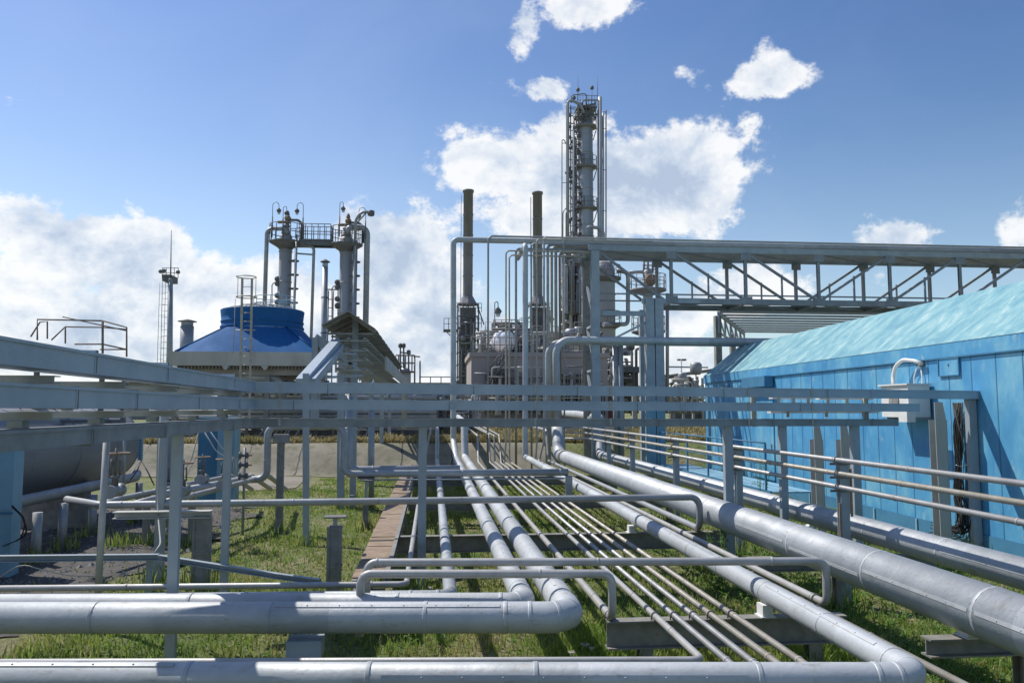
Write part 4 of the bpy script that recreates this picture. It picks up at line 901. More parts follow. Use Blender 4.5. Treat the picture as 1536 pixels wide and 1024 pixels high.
# ================================================================ blue cooling hood
Yh = 40.0; kh = 40/34; a = PY(255, 527, Yh); b = PY(466, 549, Yh); dep = 6.3*kh; xm = (PY(268, 527, Yh).x+PY(468, 527, Yh).x)/2
t = thing('cooling_tower', 'cooling tower with a royal blue hood on a pale beam deck', 'cooling tower', (xm, Yh+dep/2, G0))
MB().box((a.x, Yh-.15, b.z), (b.x+.1, Yh+dep, a.z)).build('deck_beam', palec, t)
mb = MB(); 
for u in (339, 398): x = PY(u, 552, Yh-.05).x; mb.poly([(x-.17, Yh-.2, b.z-.005), (x-.05, Yh-.2, b.z-.2), (x+.05, Yh-.2, b.z-.2), (x+.17, Yh-.2, b.z-.005)], (0, .2, 0))
mb.build('corbel', palec, t)
zd = a.z+.005; zs = PY(383, 488, Yh+1.6).z; zr = PY(383, 460, Yh+1.6).z; cyl_r = 1.78*kh; hw = 2.92*kh; cy = Yh+dep/2
# square to round transition
mb = MB(); n = 48; b0 = 0
for k, (w_, sq) in enumerate(((0, 1), (1, 0))):
    for j in range(n):
        th = 2*math.pi*j/n; cx_, cy_ = math.cos(th), math.sin(th)
        if k == 0: m_ = max(abs(cx_), abs(cy_)); mb.v.append(V((xm+hw*cx_/m_, cy+hw*cy_/m_, zd)))
        else: mb.v.append(V((xm+cyl_r*cx_, cy+cyl_r*cy_, zs)))
for j in range(n): mb.f.append((j, (j+1) % n, n+(j+1) % n, n+j)); mb.sm.append(True)
mb.build('hood', blued, t)
mb = MB().lathe((xm, cy, zs), [(cyl_r+.02, 0), (cyl_r+.07, .02), (cyl_r+.07, .1), (cyl_r+.01, .12), (cyl_r+.01, .3), (cyl_r+.05, .32), (cyl_r+.05, .38), (cyl_r+.01, .4), (cyl_r+.03, .62), (cyl_r+.07, zr-zs-.03), (cyl_r+.07, zr-zs), (cyl_r-.05, zr-zs+.001)], 48, cap=False); mb.build('fan_ring', blued, t)
for (sx, sy) in ((1, 1), (-1, 1), (1, -1), (-1, -1)):
    MB().tube([(xm+sx*hw, cy+sy*hw, zd+.03), (xm+sx*cyl_r*.71, cy+sy*cyl_r*.71, zs+.02)], .04, 6).build('hood_rib', blued, t)
for s_ in (-1, 1): MB().tube([(xm, cy-hw-.01, zd+.02), (xm+s_*cyl_r*.5, cy-cyl_r*.88, zs)], .02, 5).build('hood_rib', blued, t)
mb = MB()
for j in range(20):
    th = 2*math.pi*j/20; mb.tube([(xm+1.8*kh*math.cos(th), cy+1.8*kh*math.sin(th), zr), (xm+.5*math.cos(th), cy+.5*math.sin(th), zr+.42)], .016, 4)
for (rr, z) in ((1.8*kh, 0.02), (1.5*kh, .13), (.95*kh, .27), (.5, .42)): mb.ring((xm, cy, zr+z), rr, .018, n=32, m=5)
mb.build('fan_guard', paint, t)
mb = MB(); rail_ring(mb, (xm+.55, cy+.2, zr+.05), 1.1, .75, posts=8, rr=.022); mb.build('guard_rail', bluel, t)
# louvred underside, legs, pipe
MB().box((a.x+.3, Yh+.2, b.z-.45), (b.x-.2, Yh+dep-.3, b.z-.006)).build('underside', roofb, t)
mb = MB()
for i in range(40): x = a.x+.35+i*.165; mb.box((x, Yh-.02, b.z-.16), (x+.05, Yh+.19, b.z-.02))
mb.build('drip_teeth', conc, t)
for u in (262, 330, 400, 462):
    x = PY(u, 560, Yh).x
    for yy in (Yh+.1, Yh+dep-.4): MB().box((x-.12, yy, gz(x, yy)-.3), (x+.12, yy+.25, b.z-.461)).build('leg', conc, t)
mb = MB(); p = PY(300, 566, Yh+.6); MB().tube([(p.x, Yh+.6, p.z), (PY(418, 566, Yh+.6).x, Yh+.6, p.z), (PY(424, 580, Yh+.6).x, Yh+.6, p.z-1.5)], .28, 14, .4).build('water_main', cladd, t)
mb = MB()
for v in (572, 580, 588): mb.tube([PY(390, v, Yh+1), PY(470, v, Yh+1)], .05, 6)
for (u0, v0_, u1, v1_) in ((418, 553, 440, 580), (300, 585, 330, 555), (350, 585, 335, 555)): mb.bar(PY(u0, v0_, Yh+.8), PY(u1, v1_, Yh+.8), .1, .1)
mb.build('bracing', dark, t)
# caged ladder in front of the hood
Yl = 31.0; t = thing('caged_ladder', 'tall rusty ladder with hoops standing before the blue hood', 'ladder', PY(367, 690, Yl))
la, lb_ = PY(362, 640, Yl), PY(367.5, 418, Yl)
mb = MB(); 
for (u0, u1) in ((359, 363.5), (374, 378)): mb.bar(PY(u0, 640, Yl), PY(u1, 418, Yl), .075, .075, up=(0, 1, 0))
mb.build('stile', tan, t)
mb = MB(); n = 16
for i in range(n): v = 430+i*13; uu = (v-418)/222*4.5; mb.tube([PY(363.5-uu, v, Yl), PY(378-uu, v, Yl)], .012, 5)
mb.build('rung', tan, t)
mb = MB()
for (v, cu) in ((416, 370.5), (446, 370)): c = PY(cu, v, Yl); mb.ring((c.x, Yl-.1, c.z), .36, .022, n=20, m=5)
for du in (-13.5, 13.5): mb.tube([PY(370.5+du, 416, Yl-.1), PY(370+du, 447, Yl-.1)], .013, 5)
mb.tube([PY(353, 447, Yl), PY(350, 530, Yl)], .013, 5).tube([PY(352, 495, Yl), PY(383, 495, Yl)], .02, 5)
mb.build('cage', tan, t)
# ================================================================ inclined roofed gallery
Yg0, Yg1 = 22.5, 43.5; ap = PY(522, 466, Yg0); le = PY(484, 486, Yg0); re_ = PY(548, 478, Yg0)
xg = ap.x; zg = ap.z
t = thing('cable_gallery', 'weathered roofed cable gallery running away toward the far pipes', 'gallery', (xg, Yg0, G0))
prof_ = [(xg-.72, zg-.40), (xg, zg), (xg+.76, zg-.50)]
for (p_, q_), nm in zip(zip(prof_, prof_[1:]), ('roof_sheet',)*2):
    mb = MB(); n = 26
    for i in range(n):
        y0 = Yg0+(Yg1-Yg0)*i/n+.01; y1 = Yg0+(Yg1-Yg0)*(i+1)/n-.01; dz = .02*(i % 2)
        mb.quad8([(p_[0], y0, p_[1]-.02+dz), (q_[0], y0, q_[1]-.02+dz), (q_[0], y1, q_[1]-.02+dz), (p_[0], y1, p_[1]-.02+dz), (p_[0], y0, p_[1]+.012+dz), (q_[0], y0, q_[1]+.012+dz), (q_[0], y1, q_[1]+.012+dz), (p_[0], y1, p_[1]+.012+dz)])
    mb.build(nm, roofb, t)
for i in range(22):
    y = Yg0+.3+i*.94; mb = MB()
    for (p_, q_) in zip(prof_, prof_[1:]): mb.bar((p_[0]+.01, y, p_[1]-.07), (q_[0]-.01, y, q_[1]-.07), .05, .07)
    mb.bar((xg-.6, y, zg-.62), (xg+.7, y, zg-.62), .06, .06); mb.build('rafter', rackst, t)
    y = Yg0+.5+i*.94; mb = MB()
    for k in range(4): mb.bar((xg-.35, y, zg-.8-.28*k), (xg+.55, y, zg-.8-.28*k), .05, .05)
    mb.bar((xg-.37, y+.05, zg-1.7), (xg-.37, y+.05, zg-.66), .05, .05, up=(0, 1, 0)); mb.build('cable_shelf', palec, t)
mb = MB()
for k in range(4):
    for x in (-.3, 0.0, .45): mb.bar((xg+x, Yg0+.2, zg-.76-.28*k), (xg+x, Yg1, zg-.76-.28*k), .09, .05)
mb.build('cable_run', traydk, t)
mb = MB()
for y in every(Yg0+1.2, Yg1, 6.5): mb.bar((xg+.1, y, gz(xg, y)-.2), (xg+.1, y, zg-.1), .17, .17, up=(0, 1, 0))
mb.build('post', paint, t)
MB().bar((xg+.95, Yg0+2, zg-1.35), (xg+.95, Yg1, zg-1.35), .06, .42).build('side_girder', palec, t)
# inclined ducts descending to trays
for i, (ua, va, ub, vb) in enumerate(((504, 514, 452, 574), (512, 520, 468, 574))):
    q0, q1 = PY(ua, va, Yg0+.1+i*.3), V((XL-.1+.2*i, ty(XL)+.3+i*.3, 2.95)); q1 = PY(ub, vb, 18.2+i*.3)
    MB().bar(q0, q1, .24 if i == 0 else .16, .20).build('inclined_tray', trayp, None, ('pale inclined tray dropping from the gallery end to the cable trays', 'narrower inclined tray behind the first one')[i], 'cable tray')
t = thing('grey_duct', 'blunt grey duct hood standing left of the roofed gallery', 'duct', PY(478, 560, 24))
MB().box((PY(468, 505, 24).x, 24, 2.2), (PY(477, 505, 24).x, 24.6, PY(470, 506, 24).z)).build('duct', paint, t)
MB().bar(PY(473, 508, 24.3), PY(492, 520, 24.3), .5, .3).build('sloped_hood', paint, t)
t = thing('gallery_bracket', 'cluster of grey stub arms under the gallery end', 'bracket', PY(515, 560, 22))
for (u0, v0_, u1, v1_) in ((492, 545, 535, 545), (488, 566, 545, 563), (505, 530, 535, 531), (492, 522, 540, 555)): MB().bar(PY(u0, v0_, 22), PY(u1, v1_, 22), .06, .06).build('arm', paint, t)
# handrails at far left top
t = thing('handrail_platform', 'rusty handrails of a raised platform above the trays at upper left', 'handrail', PY(120, 540, 16))
mb = MB(); Yq = 19.0
def L2(pts, r_=.02, dy=0): mb.tube([PY(u, v, Yq+dy) for u, v in pts], r_, 6)
L2([(56, 510), (56, 479), (154, 481)]); L2([(154, 481), (190, 491), (190, 535)]); L2([(154, 481), (154, 530)], .026); L2([(94, 475), (190, 496)], .016, .3)
L2([(46, 505), (60, 483), (71, 482), (71, 508)], .018, .5); L2([(77, 510), (98, 490), (156, 491), (190, 494)], .018, .7); L2([(98, 490), (98, 515)], .018, .7); L2([(112, 516), (154, 516), (190, 524)], .02); L2([(150, 524), (190, 524)], .018, .4)
mb.build('railing', rustl, t)
MB().box((PY(40, 545, Yq).x, Yq-.1, PY(40, 548, Yq).z), (PY(195, 545, Yq).x, Yq+1.5, PY(40, 543, Yq).z)).build('deck', dark, t)
mb = MB()
for u in (56, 154, 188): mb.bar((PY(u, 545, Yq).x, Yq, 2.1), (PY(u, 545, Yq).x, Yq, PY(u, 548, Yq).z), .09, .09, up=(0, 1, 0))
mb.bar((PY(56, 545, Yq).x, Yq+.06, 2.3), (PY(188, 545, Yq).x, Yq+.06, 2.3), .08, .08)
mb.build('leg', dark, t)

# ================================================================ twin columns
Yt = 55.0
def twin(uc, vt, rp, lb):
    c = PY(uc, vt, Yt); r = rp*Yt/F; z0 = 1.0
    t = thing('distillation_column', lb, 'column', (c.x, Yt, z0), 'twin columns joined by a bridge')
    h = c.z-z0
    MB().lathe((c.x, Yt, z0), [(r*1.15, 0), (r*1.15, 4), (r, 4.2), (r, h-.15), (r*.85, h-.02), (r*.4, h)], 28).build('shell', colm, t)
    for z in every(3.8, h-.6, 2.1): MB().lathe((c.x, Yt, z0+z), [(r-.02, 0), (r+.035, .01), (r+.035, .09), (r-.02, .1)], 28, cap=False).build('band', colm, t)
    # platform
    pr = 24*Yt/F
    MB().lathe((c.x, Yt, c.z-.55), [(r*.9, -.55), (r*1.3, -.35), (pr, -.02), (pr, .06), (r*.9, .07)], 28, cap=False).build('platform', dark, t)
    mb = MB(); rail_ring(mb, (c.x, Yt, c.z-.48), pr-.03, 1.15, 28, posts=14, rr=.03); mb.build('railing', dark, t)
    MB().lathe((c.x, Yt, c.z-.02), [(r*.75, 0), (r*.75, .25), (r*.5, .3), (r*.5, .55), (r*.62, .56), (r*.62, .66)], 20).build('top_nozzle', colm, t)
    # ladder with hoops on right
    mb = MB(); x = c.x+r+.28; ladder(mb, (x, Yt-.1, z0+2), (x, Yt-.1, c.z-.6), .35, .025, .5, (0, 1, 0))
    for z in every(3, h-1.6, .95): mb.ring((x-.02, Yt-.35, z0+z), .26, .05, n=12, m=5)
    mb.build('ladder', dark, t)
    # top valve tree
    mb = MB().tube([(c.x+.1, Yt-.1, c.z+.5), (c.x+.1, Yt-.1, c.z+1.3)], .13, 8).tube([(c.x-.55, Yt-.1, c.z+.85), (c.x+.3, Yt-.1, c.z+.85)], .11, 8).lathe((c.x+.1, Yt-.1, c.z+.95), [(.14, 0), (.22, .1), (.22, .25), (.12, .35)], 10).lathe((c.x+.1, Yt-.1, c.z+1.3), [(.09, 0), (.15, .05), (.10, .25), (.05, .35)], 8)
    mb.build('relief_valve', rust, t)
    MB().tube([(c.x+.1, Yt-.15, c.z+1.0), (c.x+.8, Yt-.15, c.z+1.0), (c.x+1.15, Yt-.15, c.z+.7), (c.x+1.15, Yt-.15, c.z-.4)], .09, 8, .3).build('vent_pipe', dark, t)
    return c, r
c1, r1 = twin(429, 352, 9.2, 'left of the twin grey columns, above the blue hood')
c2, r2 = twin(520, 356, 9.6, 'right of the twin grey columns, above the gallery roof')
t = thing('column_bridge', 'railed footbridge joining the tops of the twin columns', 'footbridge', ((c1.x+c2.x)/2, Yt, c1.z-.5))
e0 = PY(450, 358, Yt).x; e1 = PY(497, 358, Yt).x; zb_ = PY(470, 363, Yt).z
MB().box((e0, Yt-.45, zb_), (e1, Yt+.45, zb_+.12)).build('deck', dark, t)
mb = MB()
for y in (Yt-.44, Yt+.44): mb.bar((e0-.3, y, zb_-.17), (e1+.3, y, zb_-.17), .06, .3); rail_line(mb, (e0, y, zb_+.12), (e1, y, zb_+.12), 1.05, 5, .03)
mb.build('railing', dark, t)
zt_ = PY(400, 343, Yt).z
def q5(u, v, dy=0): return PY(u, v, Yt+dy)
pipe('overhead pipe dropping left of the left twin column', [q5(430, 352, -.3), q5(429, 343, -.3), q5(400.5, 343, -.3), V((q5(400.5, 343).x, Yt-.3, 1))], .14, cladd, fil=.4)
pipe('overhead pipe dropping right of the right twin column', [q5(522, 352, -.3), q5(522, 341, -.3), q5(551, 341, -.3), V((q5(551, 341).x, Yt-.3, 1))], .20, cladd, fil=.5)
pipe('thin pipe descending just right of the left twin column', [q5(445, 352, -.6), V((q5(444, 352).x, Yt-.6, 1))], .085, cladd)
pipe('thin pipe descending just right of the right twin column', [q5(533, 360, -.6), V((q5(533, 352).x, Yt-.6, 1))], .14, cladd)
pipe('hooked pipe frame standing between the twin columns', [q5(444, 368, -.2), q5(471, 369.5, -.2), V((q5(469, 369).x, Yt-.2, 1))], .10, cladd, fil=.3)
MB().tube([q5(444, 380, -.2), q5(470, 382, -.2)], .06, 6).build('pipe_tie', cladd, None, 'short tie across the hooked pipe frame', 'pipe tie')
for (u, v, h, reach, lb) in ((408, 356, 52, 9, 'lamp at the outer left edge of the left column platform'), (424, 352, 42, 5, 'short lamp behind the valve on the left column'), (454, 357, 52, -9, 'lamp by the bridge end of the left column platform'), (509, 355, 52, 5, 'tall narrow lamp on the left side of the right column platform'), (548, 358, 46, -10, 'lamp at the right edge of the right column platform')):
    p = q5(u, v, -.5); lamp(p.x, p.y, p.z, h*Yt/F, reach*Yt/F, lb, s=.72)
t = thing('floodlight_arm', 'bracketed floodlight arm right of the right twin column', 'floodlight', q5(533, 358))
MB().tube([q5(533, 358, -1), q5(533.5, 330, -1), q5(541, 318, -1), q5(556, 318, -1)], .10, 8, .7).build('arm', cladd, t); MB().tube([q5(535, 335, -1), q5(550, 318.5, -1)], .05, 6).build('strut', cladd, t)
p = q5(556.5, 324, -1); MB().lathe(p, [(.16, 0), (.24, .06), (.24, .34), (.1, .4)], 10).build('lamp_head', dark, t)
# flue pair between
for (u, vt, rp, lb, Y) in ((483, 400, 4.3, 'dull flue with a capped louvre between the twin columns', 50),):
    c = PY(u, 640, Y); zt = PY(u, vt, Y).z; r = rp*Y/F; t = thing('flue', lb, 'chimney', (c.x, Y, 1.0))
    MB().lathe((c.x, Y, 1), [(r, 0), (r, zt-1)], 16).build('pipe', cladd, t)
    for z in every(4, zt-1, 2.2): MB().lathe((c.x, Y, 1+z), [(r*.9, 0), (r+.03, .01), (r+.03, .08), (r*.9, .09)], 16, cap=False).build('band', dark, t)
    MB().lathe((c.x, Y, zt+.002), [(r*.95, 0), (r*.95, .28)], 16).build('louvre', cladl, t); MB().lathe((c.x, Y, zt+.285), [(r*1.7, 0), (r*1.65, .04), (r*.2, .2)], 16).build('cap', dark, t)
    mb = MB(); ladder(mb, (c.x+r+.2, Y, 3), (c.x+r+.2, Y, PY(u, 436, Y).z), .3, .04, .5); rail_line(mb, (c.x+r, Y-.3, PY(u, 436, Y).z-.0), (c.x+r+.7, Y-.3, PY(u, 436, Y).z), .05, 2, .03); mb.build('ladder', dark, t)
for (u, v, lb) in ((415, 425, 'small instrument mast beside the left column foot'), (505, 430, 'small instrument mast beside the right column foot')):
    t = thing('instrument_mast', lb, 'mast', PY(u, 480, Yt)); mb = MB().tube([PY(u-7, 500, Yt), PY(u-7, v+2, Yt), PY(u-2, v-3, Yt), PY(u+2, v, Yt)], .04, 6, .2).tube([PY(u+2, v+45, Yt), PY(u+2, v-4, Yt)], .05, 6); mb.build('pole', cladd, t)
    mb = MB()
    for dv in (-3, 4, 22, 32): mb.lathe(PY(u+1, v+dv, Yt-.1), [(.1, 0), (.19, .1), (.19, .25), (.1, .35)], 8)
    mb.build('insulator', dark, t)
    MB().box(PY(u-3, v+31, Yt-.3), PY(u+6, v+33, Yt+.4)).build('bracket', dark, t)
# small tower at (610,550)
t = thing('small_column', 'small pale column with railed top right of the gallery end', 'column', PY(607, 625, 62))
c = PY(607, 625, 62); zt = PY(607, 553, 62).z; r = 8.5*62/F
MB().lathe((c.x, 62, 1), [(r, 0), (r, zt-1.2), (r*.7, zt-1), (r*.2, zt-.9)], 20).build('shell', colp, t)
zz = PY(607, 556, 62).z; MB().lathe((c.x, 62, zz-.15), [(r, 0), (r*1.7, 0.01), (r*1.7, .12), (r, .13)], 20).build('platform', dark, t)
mb = MB(); rail_ring(mb, (c.x, 62, zz), r*1.65, 1.2, 18, posts=8, rr=.035); mb.build('railing', dark, t)
mb = MB()
for (u, v) in ((600.5, 516), (605.5, 516), (613, 526)): mb.tube([PY(u, 556, 61.8), PY(u, v, 61.8)], .07, 6).lathe(PY(u, v+6, 61.8), [(.08, 0), (.16, .08), (.16, .3), (.08, .38)], 8)
mb.tube([PY(600, 528, 61.8), PY(614, 530, 61.8)], .06, 6); mb.build('valve_tree', dark, t)
mb = MB(); 
for u in (622, 630): mb.tube([PY(u, 620, 62), PY(u, 535 if u < 625 else 541, 62)], .07, 6)
mb.tube([PY(620, 534, 62), PY(630, 535, 62)], .06, 6); 
mb.build('side_pipe', dark, t)

# ================================================================ stacks with furnaces
def stack(uc, vt, rp, vcone, boxu0, boxu1, Y, lb, vb=620, balcony=True):
    c = PY(uc, 600, Y); zt = PY(uc, vt, Y).z; r = rp*Y/F; zc = PY(uc, vcone, Y).z; zk = PY(uc, vcone+17, Y).z
    x0, x1 = PY(boxu0, 500, Y).x, PY(boxu1, 500, Y).x
    t = thing('furnace_stack', lb, 'chimney', (c.x, Y, 1), 'brown furnace stacks')
    MB().lathe((c.x, Y, zc-.2), [(r, 0), (r, zt-zc), (r*1.18, zt-zc+.01), (r*1.18, zt-zc+.25), (r*.8, zt-zc+.26), (r*.8, zt-zc-1)], 28, cap=False).build('stack_pipe', stackm, t)
    for z in every(2.2, zt-zc-1, 2.3): MB().lathe((c.x, Y, zc-.2+z), [(r*.9, 0), (r+.05, .01), (r+.05, .10), (r*.9, .11)], 28, cap=False).build('band', stackm, t)
    MB().lathe((c.x, Y, zk), [(r*2.1, 0), (r*1.15, (zc-zk)*.75), (r*1.02, zc-zk-.21)], 8, smooth=False).build('transition', stackm, t)
    mb = MB(); ladder(mb, (c.x-r-.25, Y, zk), (c.x-r-.25, Y, zt-.6), .3, .03, .55, (0, 1, 0)); mb.build('ladder', dark, t)
    wdt = (x1-x0); hb_ = zk-.01
    MB().box((x0+wdt*.12, Y-wdt*.35, 1), (x1-wdt*.12, Y+wdt*.35, hb_-.3)).build('furnace_box', stackm, t)
    mb = MB(); ys = (Y-wdt*.45, Y+wdt*.45); n = 9
    for i in range(5):
        x = x0+wdt*i/4; mb.bar((x, ys[0], 1), (x, ys[0], hb_-.2), .14, .14, up=(0, 1, 0))
    for k in range(n+1):
        z = 2+(hb_-2)*k/n; mb.bar((x0, ys[0], z), (x1, ys[0], z), .12, .16); mb.bar((x0, ys[0], z), (x0, ys[1], z), .12, .14); mb.bar((x1, ys[0], z), (x1, ys[1], z), .12, .14)
    mb.build('frame', dark, t)
    mb = MB()
    for k in range(3): z = hb_-.9-1.7*k; rail_line(mb, (x0-.3, ys[0]-.3, z), (x1+.3, ys[0]-.3, z), 1.0, 7, .035)
    mb.build('railing', dark, t)
    if balcony:
        p = PY(665, 497, Y); MB().box((p.x, ys[0], p.z), (x0, ys[1], p.z+.15)).build('balcony', dark, t); mb = MB(); rail_line(mb, (p.x+.05, ys[0], p.z+.15), (x0, ys[0], p.z+.15), 1.2, 3, .04); mb.bar((p.x+.2, ys[0], p.z), (x0, ys[0], p.z-1.3), .1, .1); mb.build('balcony_rail', dark, t)
        mb = MB().bar(PY(716, 458, Y), PY(726, 487, Y), .12, .12); mb.build('brace', dark, t)
    clutter(t, boxu0, vcone+35, boxu1, 600, Y-wdt*.5-.6, 34, int(uc), (dark, stackm, cladd), .5, (.04, .10))
stack(701, 286, 7.3, 441, 686, 717, 88, 'left brown furnace stack, taller, behind the tallest grey riser')
stack(807, 289, 7.2, 441, 794, 822, 92, 'right brown furnace stack, seen behind the grey risers', balcony=False)

# ================================================================ main tower
Y8 = 80.0; k8 = Y8/F
def P8(u, v, dy=0): return PY(u, v, Y8+dy)
c = P8(881, 600); t = thing('tall_column', 'tallest process column with side pipes and ring platforms', 'column', (c.x, Y8, 1)); TC = t
x8 = c.x; r = 11.6*k8; zt = P8(881, 165).z
MB().lathe((x8, Y8, 1), [(r*1.05, 0), (r*1.05, 12), (r, 12.2), (r, zt-1.8), (r*.8, zt-1.2), (r*.35, zt-1)], 32).build('shell', colp, t)
for z in every(10, zt-2, 1.9): MB().lathe((x8, Y8, z), [(r*.95, 0), (r+.04, .01), (r+.04, .07), (r*.95, .08)], 32, cap=False).build('band', colp, t)
r_ = 4.6*k8; MB().lathe((P8(865, 400).x, Y8+.9, 1), [(r_, 0), (r_, P8(865, 205).z-1), (r_*.3, P8(865, 200).z-1)], 16).build('slim_shell', colm, t)
for v in (189, 249, 311, 370):
    z = P8(881, v).z; MB().lathe((x8, Y8, z-.25), [(r, -.1), (r*1.55, 0), (r*1.55, .16), (r, .17)], 24, cap=False).build('platform', stackm, t)
    MB().box((P8(862, v).x, Y8-.9, z-.3), (P8(875, v).x, Y8+.9, z-.12)).build('platform_wing', stackm, t)
    mb = MB(); rail_ring(mb, (x8, Y8, z-.1), r*1.53, 1.0, 22, posts=12, rr=.028); rail_line(mb, (P8(862, v).x, Y8-.9, z-.12), (P8(874, v).x, Y8-.9, z-.12), 1.0, 3, .028); mb.build('railing', dark, t)
    mb = MB()
    for sx in (-1, 1): mb.bar((x8+sx*r, Y8-.2, z-1.6), (x8+sx*r*1.5, Y8-.3, z-.3), .08, .08)
    mb.build('knee_brace', dark, t)
mb = MB(); zz = P8(881, 165).z; MB().box((x8-r*1.3, Y8-1, zz-.1), (x8+r*1.4, Y8+1, zz+.05)).build('platform', stackm, t)
rail_line(mb, (x8-r*1.3, Y8-1, zz+.05), (x8+r*1.4, Y8-1, zz+.05), 1.1, 7, .03)
for u in (868, 873, 879, 886, 891, 894): mb.tube([P8(u, 182, -1.1), P8(u+rnd.uniform(-1, 1), 152+rnd.uniform(0, 8), -1.1)], .07, 6)
for (u0, v0_, u1, v1_) in ((862, 175, 896, 172), (868, 160, 893, 156), (864, 183, 875, 168), (884, 168, 894, 178)): mb.tube([P8(u0, v0_, -1), P8(u1, v1_, -1)], .09, 6)
mb.build('top_structure', dark, t)
def tp(pts, rp, m=cladd, fil=.6, nm='side_pipe', dy=-1.2): MB().tube([P8(u, v, dy) for u, v in pts], rp*k8, 10, fil).build(nm, m, t)
tp([(852, 620), (852, 152), (858, 151), (871, 157), (876, 170)], 2.1, cladd)
tp([(869, 162), (874, 150.5), (900, 150.5)], 1.3, cladd)
tp([(900, 620), (900, 146)], 2.9, cladl); tp([(904.5, 620), (904.5, 170)], 1.6, cladl, dy=-.8); tp([(897, 400), (896.5, 165)], .8, cladd)
tp([(847, 370), (860, 345), (860.5, 189)], 1.7, cladl, dy=-1.5)
tp([(842.5, 620), (843, 209), (847.5, 211), (848, 216)], .7, dark); tp([(844, 420), (844.5, 318), (849, 312)], .8, cladd); tp([(849, 420), (849, 320), (852, 314)], .9, cladd)
tp([(909, 620), (909, 165)], 1.0, dark); tp([(857, 155), (857, 143), (880, 140), (880, 160)], .7, dark, .3)
for v in (168, 193, 255, 316): tp([(904, v), (910, v)], .5, dark)
for v in (215, 274): tp([(843, v), (853, v)], .5, dark)
tp([(880, 354), (880, 344), (884, 340), (898, 342), (905, 348), (905, 420)], 2.6, cladl, .6, dy=-2.2)
for (u, v0_, v1_) in ((867, 150, 112), (888, 160, 131), (896.5, 146, 113), (852, 152, 141)): MB().tube([P8(u, v0_), P8(u, v1_)], [.035, .015], 5).build('lightning_rod', dark, t)
for (u, v) in ((867, 137), (888, 134), (861, 149)): MB().lathe(P8(u, v+1), [(.05, 0), (.2, .1), (.2, .3), (.04, .5)], 8).build('beacon', dark, t)
q = random.Random(21); mb = MB()
for i in range(60):
    u = q.uniform(852, 870); v = q.uniform(170, 400); mb.lathe(P8(u, v, -.3), [(.06, 0), (.2, .08), (.2, .3), (.06, .38)], 6, (q.uniform(-1, 1), q.uniform(-1, 0), q.uniform(-.4, 1)))
for i in range(46):
    u = q.uniform(850, 868); v = q.uniform(160, 400); mb.tube([P8(u, v, -.5), P8(u+q.uniform(2, 9), v+q.uniform(-2, 2), -.5)], .05, 4)
for v in range(150, 400, 11): mb.bar(P8(850, v, .4), P8(869, v+5, .4), .06, .06)
for u in (850, 856): mb.bar(P8(u, 420, .6), P8(u, 158, .6), .12, .12, up=(0, 1, 0))
mb.build('fittings', dark, t)
mb = MB(); ladder(mb, P8(862.5, 400, -1), P8(862.5, 170, -1), .4, .03, .5); mb.build('ladder', dark, t)
# wide vessel in front of lower part
Y7 = 72.0; cw = PY(906, 600, Y7); t = thing('wide_column', 'wide grey vessel with dark ring platforms at the foot of the tallest column', 'column', (cw.x, Y7, 1))
r = 18.5*Y7/F; zt = PY(906, 392, Y7).z
MB().lathe((cw.x, Y7, 1), [(r*.78, 0), (r*.78, PY(906, 520, Y7).z-1), (r, PY(906, 508, Y7).z-1), (r, zt-1.8), (r*.8, zt-1.2), (r*.4, zt-1)], 32).build('shell', colm, t)
for (v, uu) in ((415, 934), (484, 934)):
    z = PY(906, v, Y7).z; pr = (uu-906)*Y7/F; MB().lathe((cw.x, Y7, z-.4), [(r, -.2), (pr, .1), (pr, .3), (r, .31)], 28, cap=False).build('platform', dark, t)
    mb = MB(); rail_ring(mb, (cw.x, Y7, z-.1), pr-.05, 1.1, 26, posts=14, rr=.035); mb.build('railing', dark, t)
for z in every(5, zt-2, 1.6): MB().lathe((cw.x, Y7, z), [(r*.7, 0), (r+.05, .01), (r+.05, .08), (r*.7, .09)], 28, cap=False).build('band', colm, t)
MB().tube([PY(925, 406, Y7), PY(942, 408, Y7), PY(942, 486, Y7), PY(905, 487, Y7-2)], .2, 8, .5).build('side_pipe', cladd, t)
# lattice of pipes left of it
t = thing('pipe_stack', 'tangle of insulated pipes and valves left of the wide vessel', 'process pipes', PY(862, 600, 76))
clutter(t, 846, 372, 874, 600, 74, 120, 31, (cladd, dark, colm, palec), 3, (.05, .2))
clutter(t, 848, 375, 872, 470, 73.5, 60, 33, (dark, colm, cladd), 1, (.05, .14))
# second smaller tower
Y6 = 60.0; c6 = PY(974, 600, Y6); t = thing('platform_column', 'rust tinted column with two railed platforms above the blue bridge leg', 'column', (c6.x, Y6, 1)); r = 7.5*Y6/F
MB().lathe((c6.x, Y6, 1), [(r, 0), (r, PY(974, 408, Y6).z-1), (r*.4, PY(974, 402, Y6).z-1)], 20).build('shell', colm, t)
for (v, u0, u1) in ((433, 946, 1000), (495, 952, 1001)):
    z = PY(974, v, Y6).z; x0, x1 = PY(u0, v, Y6).x, PY(u1, v, Y6).x; MB().lathe((c6.x, Y6, z-.2), [(r, -.35), ((x1-x0)/2, 0), ((x1-x0)/2, .14), (r, .15)], 24, cap=False).build('platform', stackm, t)
    mb = MB(); rail_ring(mb, (c6.x, Y6, z-.06), (x1-x0)/2-.03, 1.1, 24, posts=14, rr=.03); mb.build('railing', dark, t)
MB().lathe(PY(975, 420, Y6-.6), [(.3, 0), (.45, .05), (.45, .35), (.3, .4)], 16, (0, -1, 0)).build('manhole', rust, t)
mb = MB(); 
for (u, v0_, v1_) in ((966, 408, 390), (972, 408, 388), (979, 408, 391), (984, 410, 395)): mb.tube([PY(u, v0_, Y6), PY(u, v1_, Y6)], .08, 6)
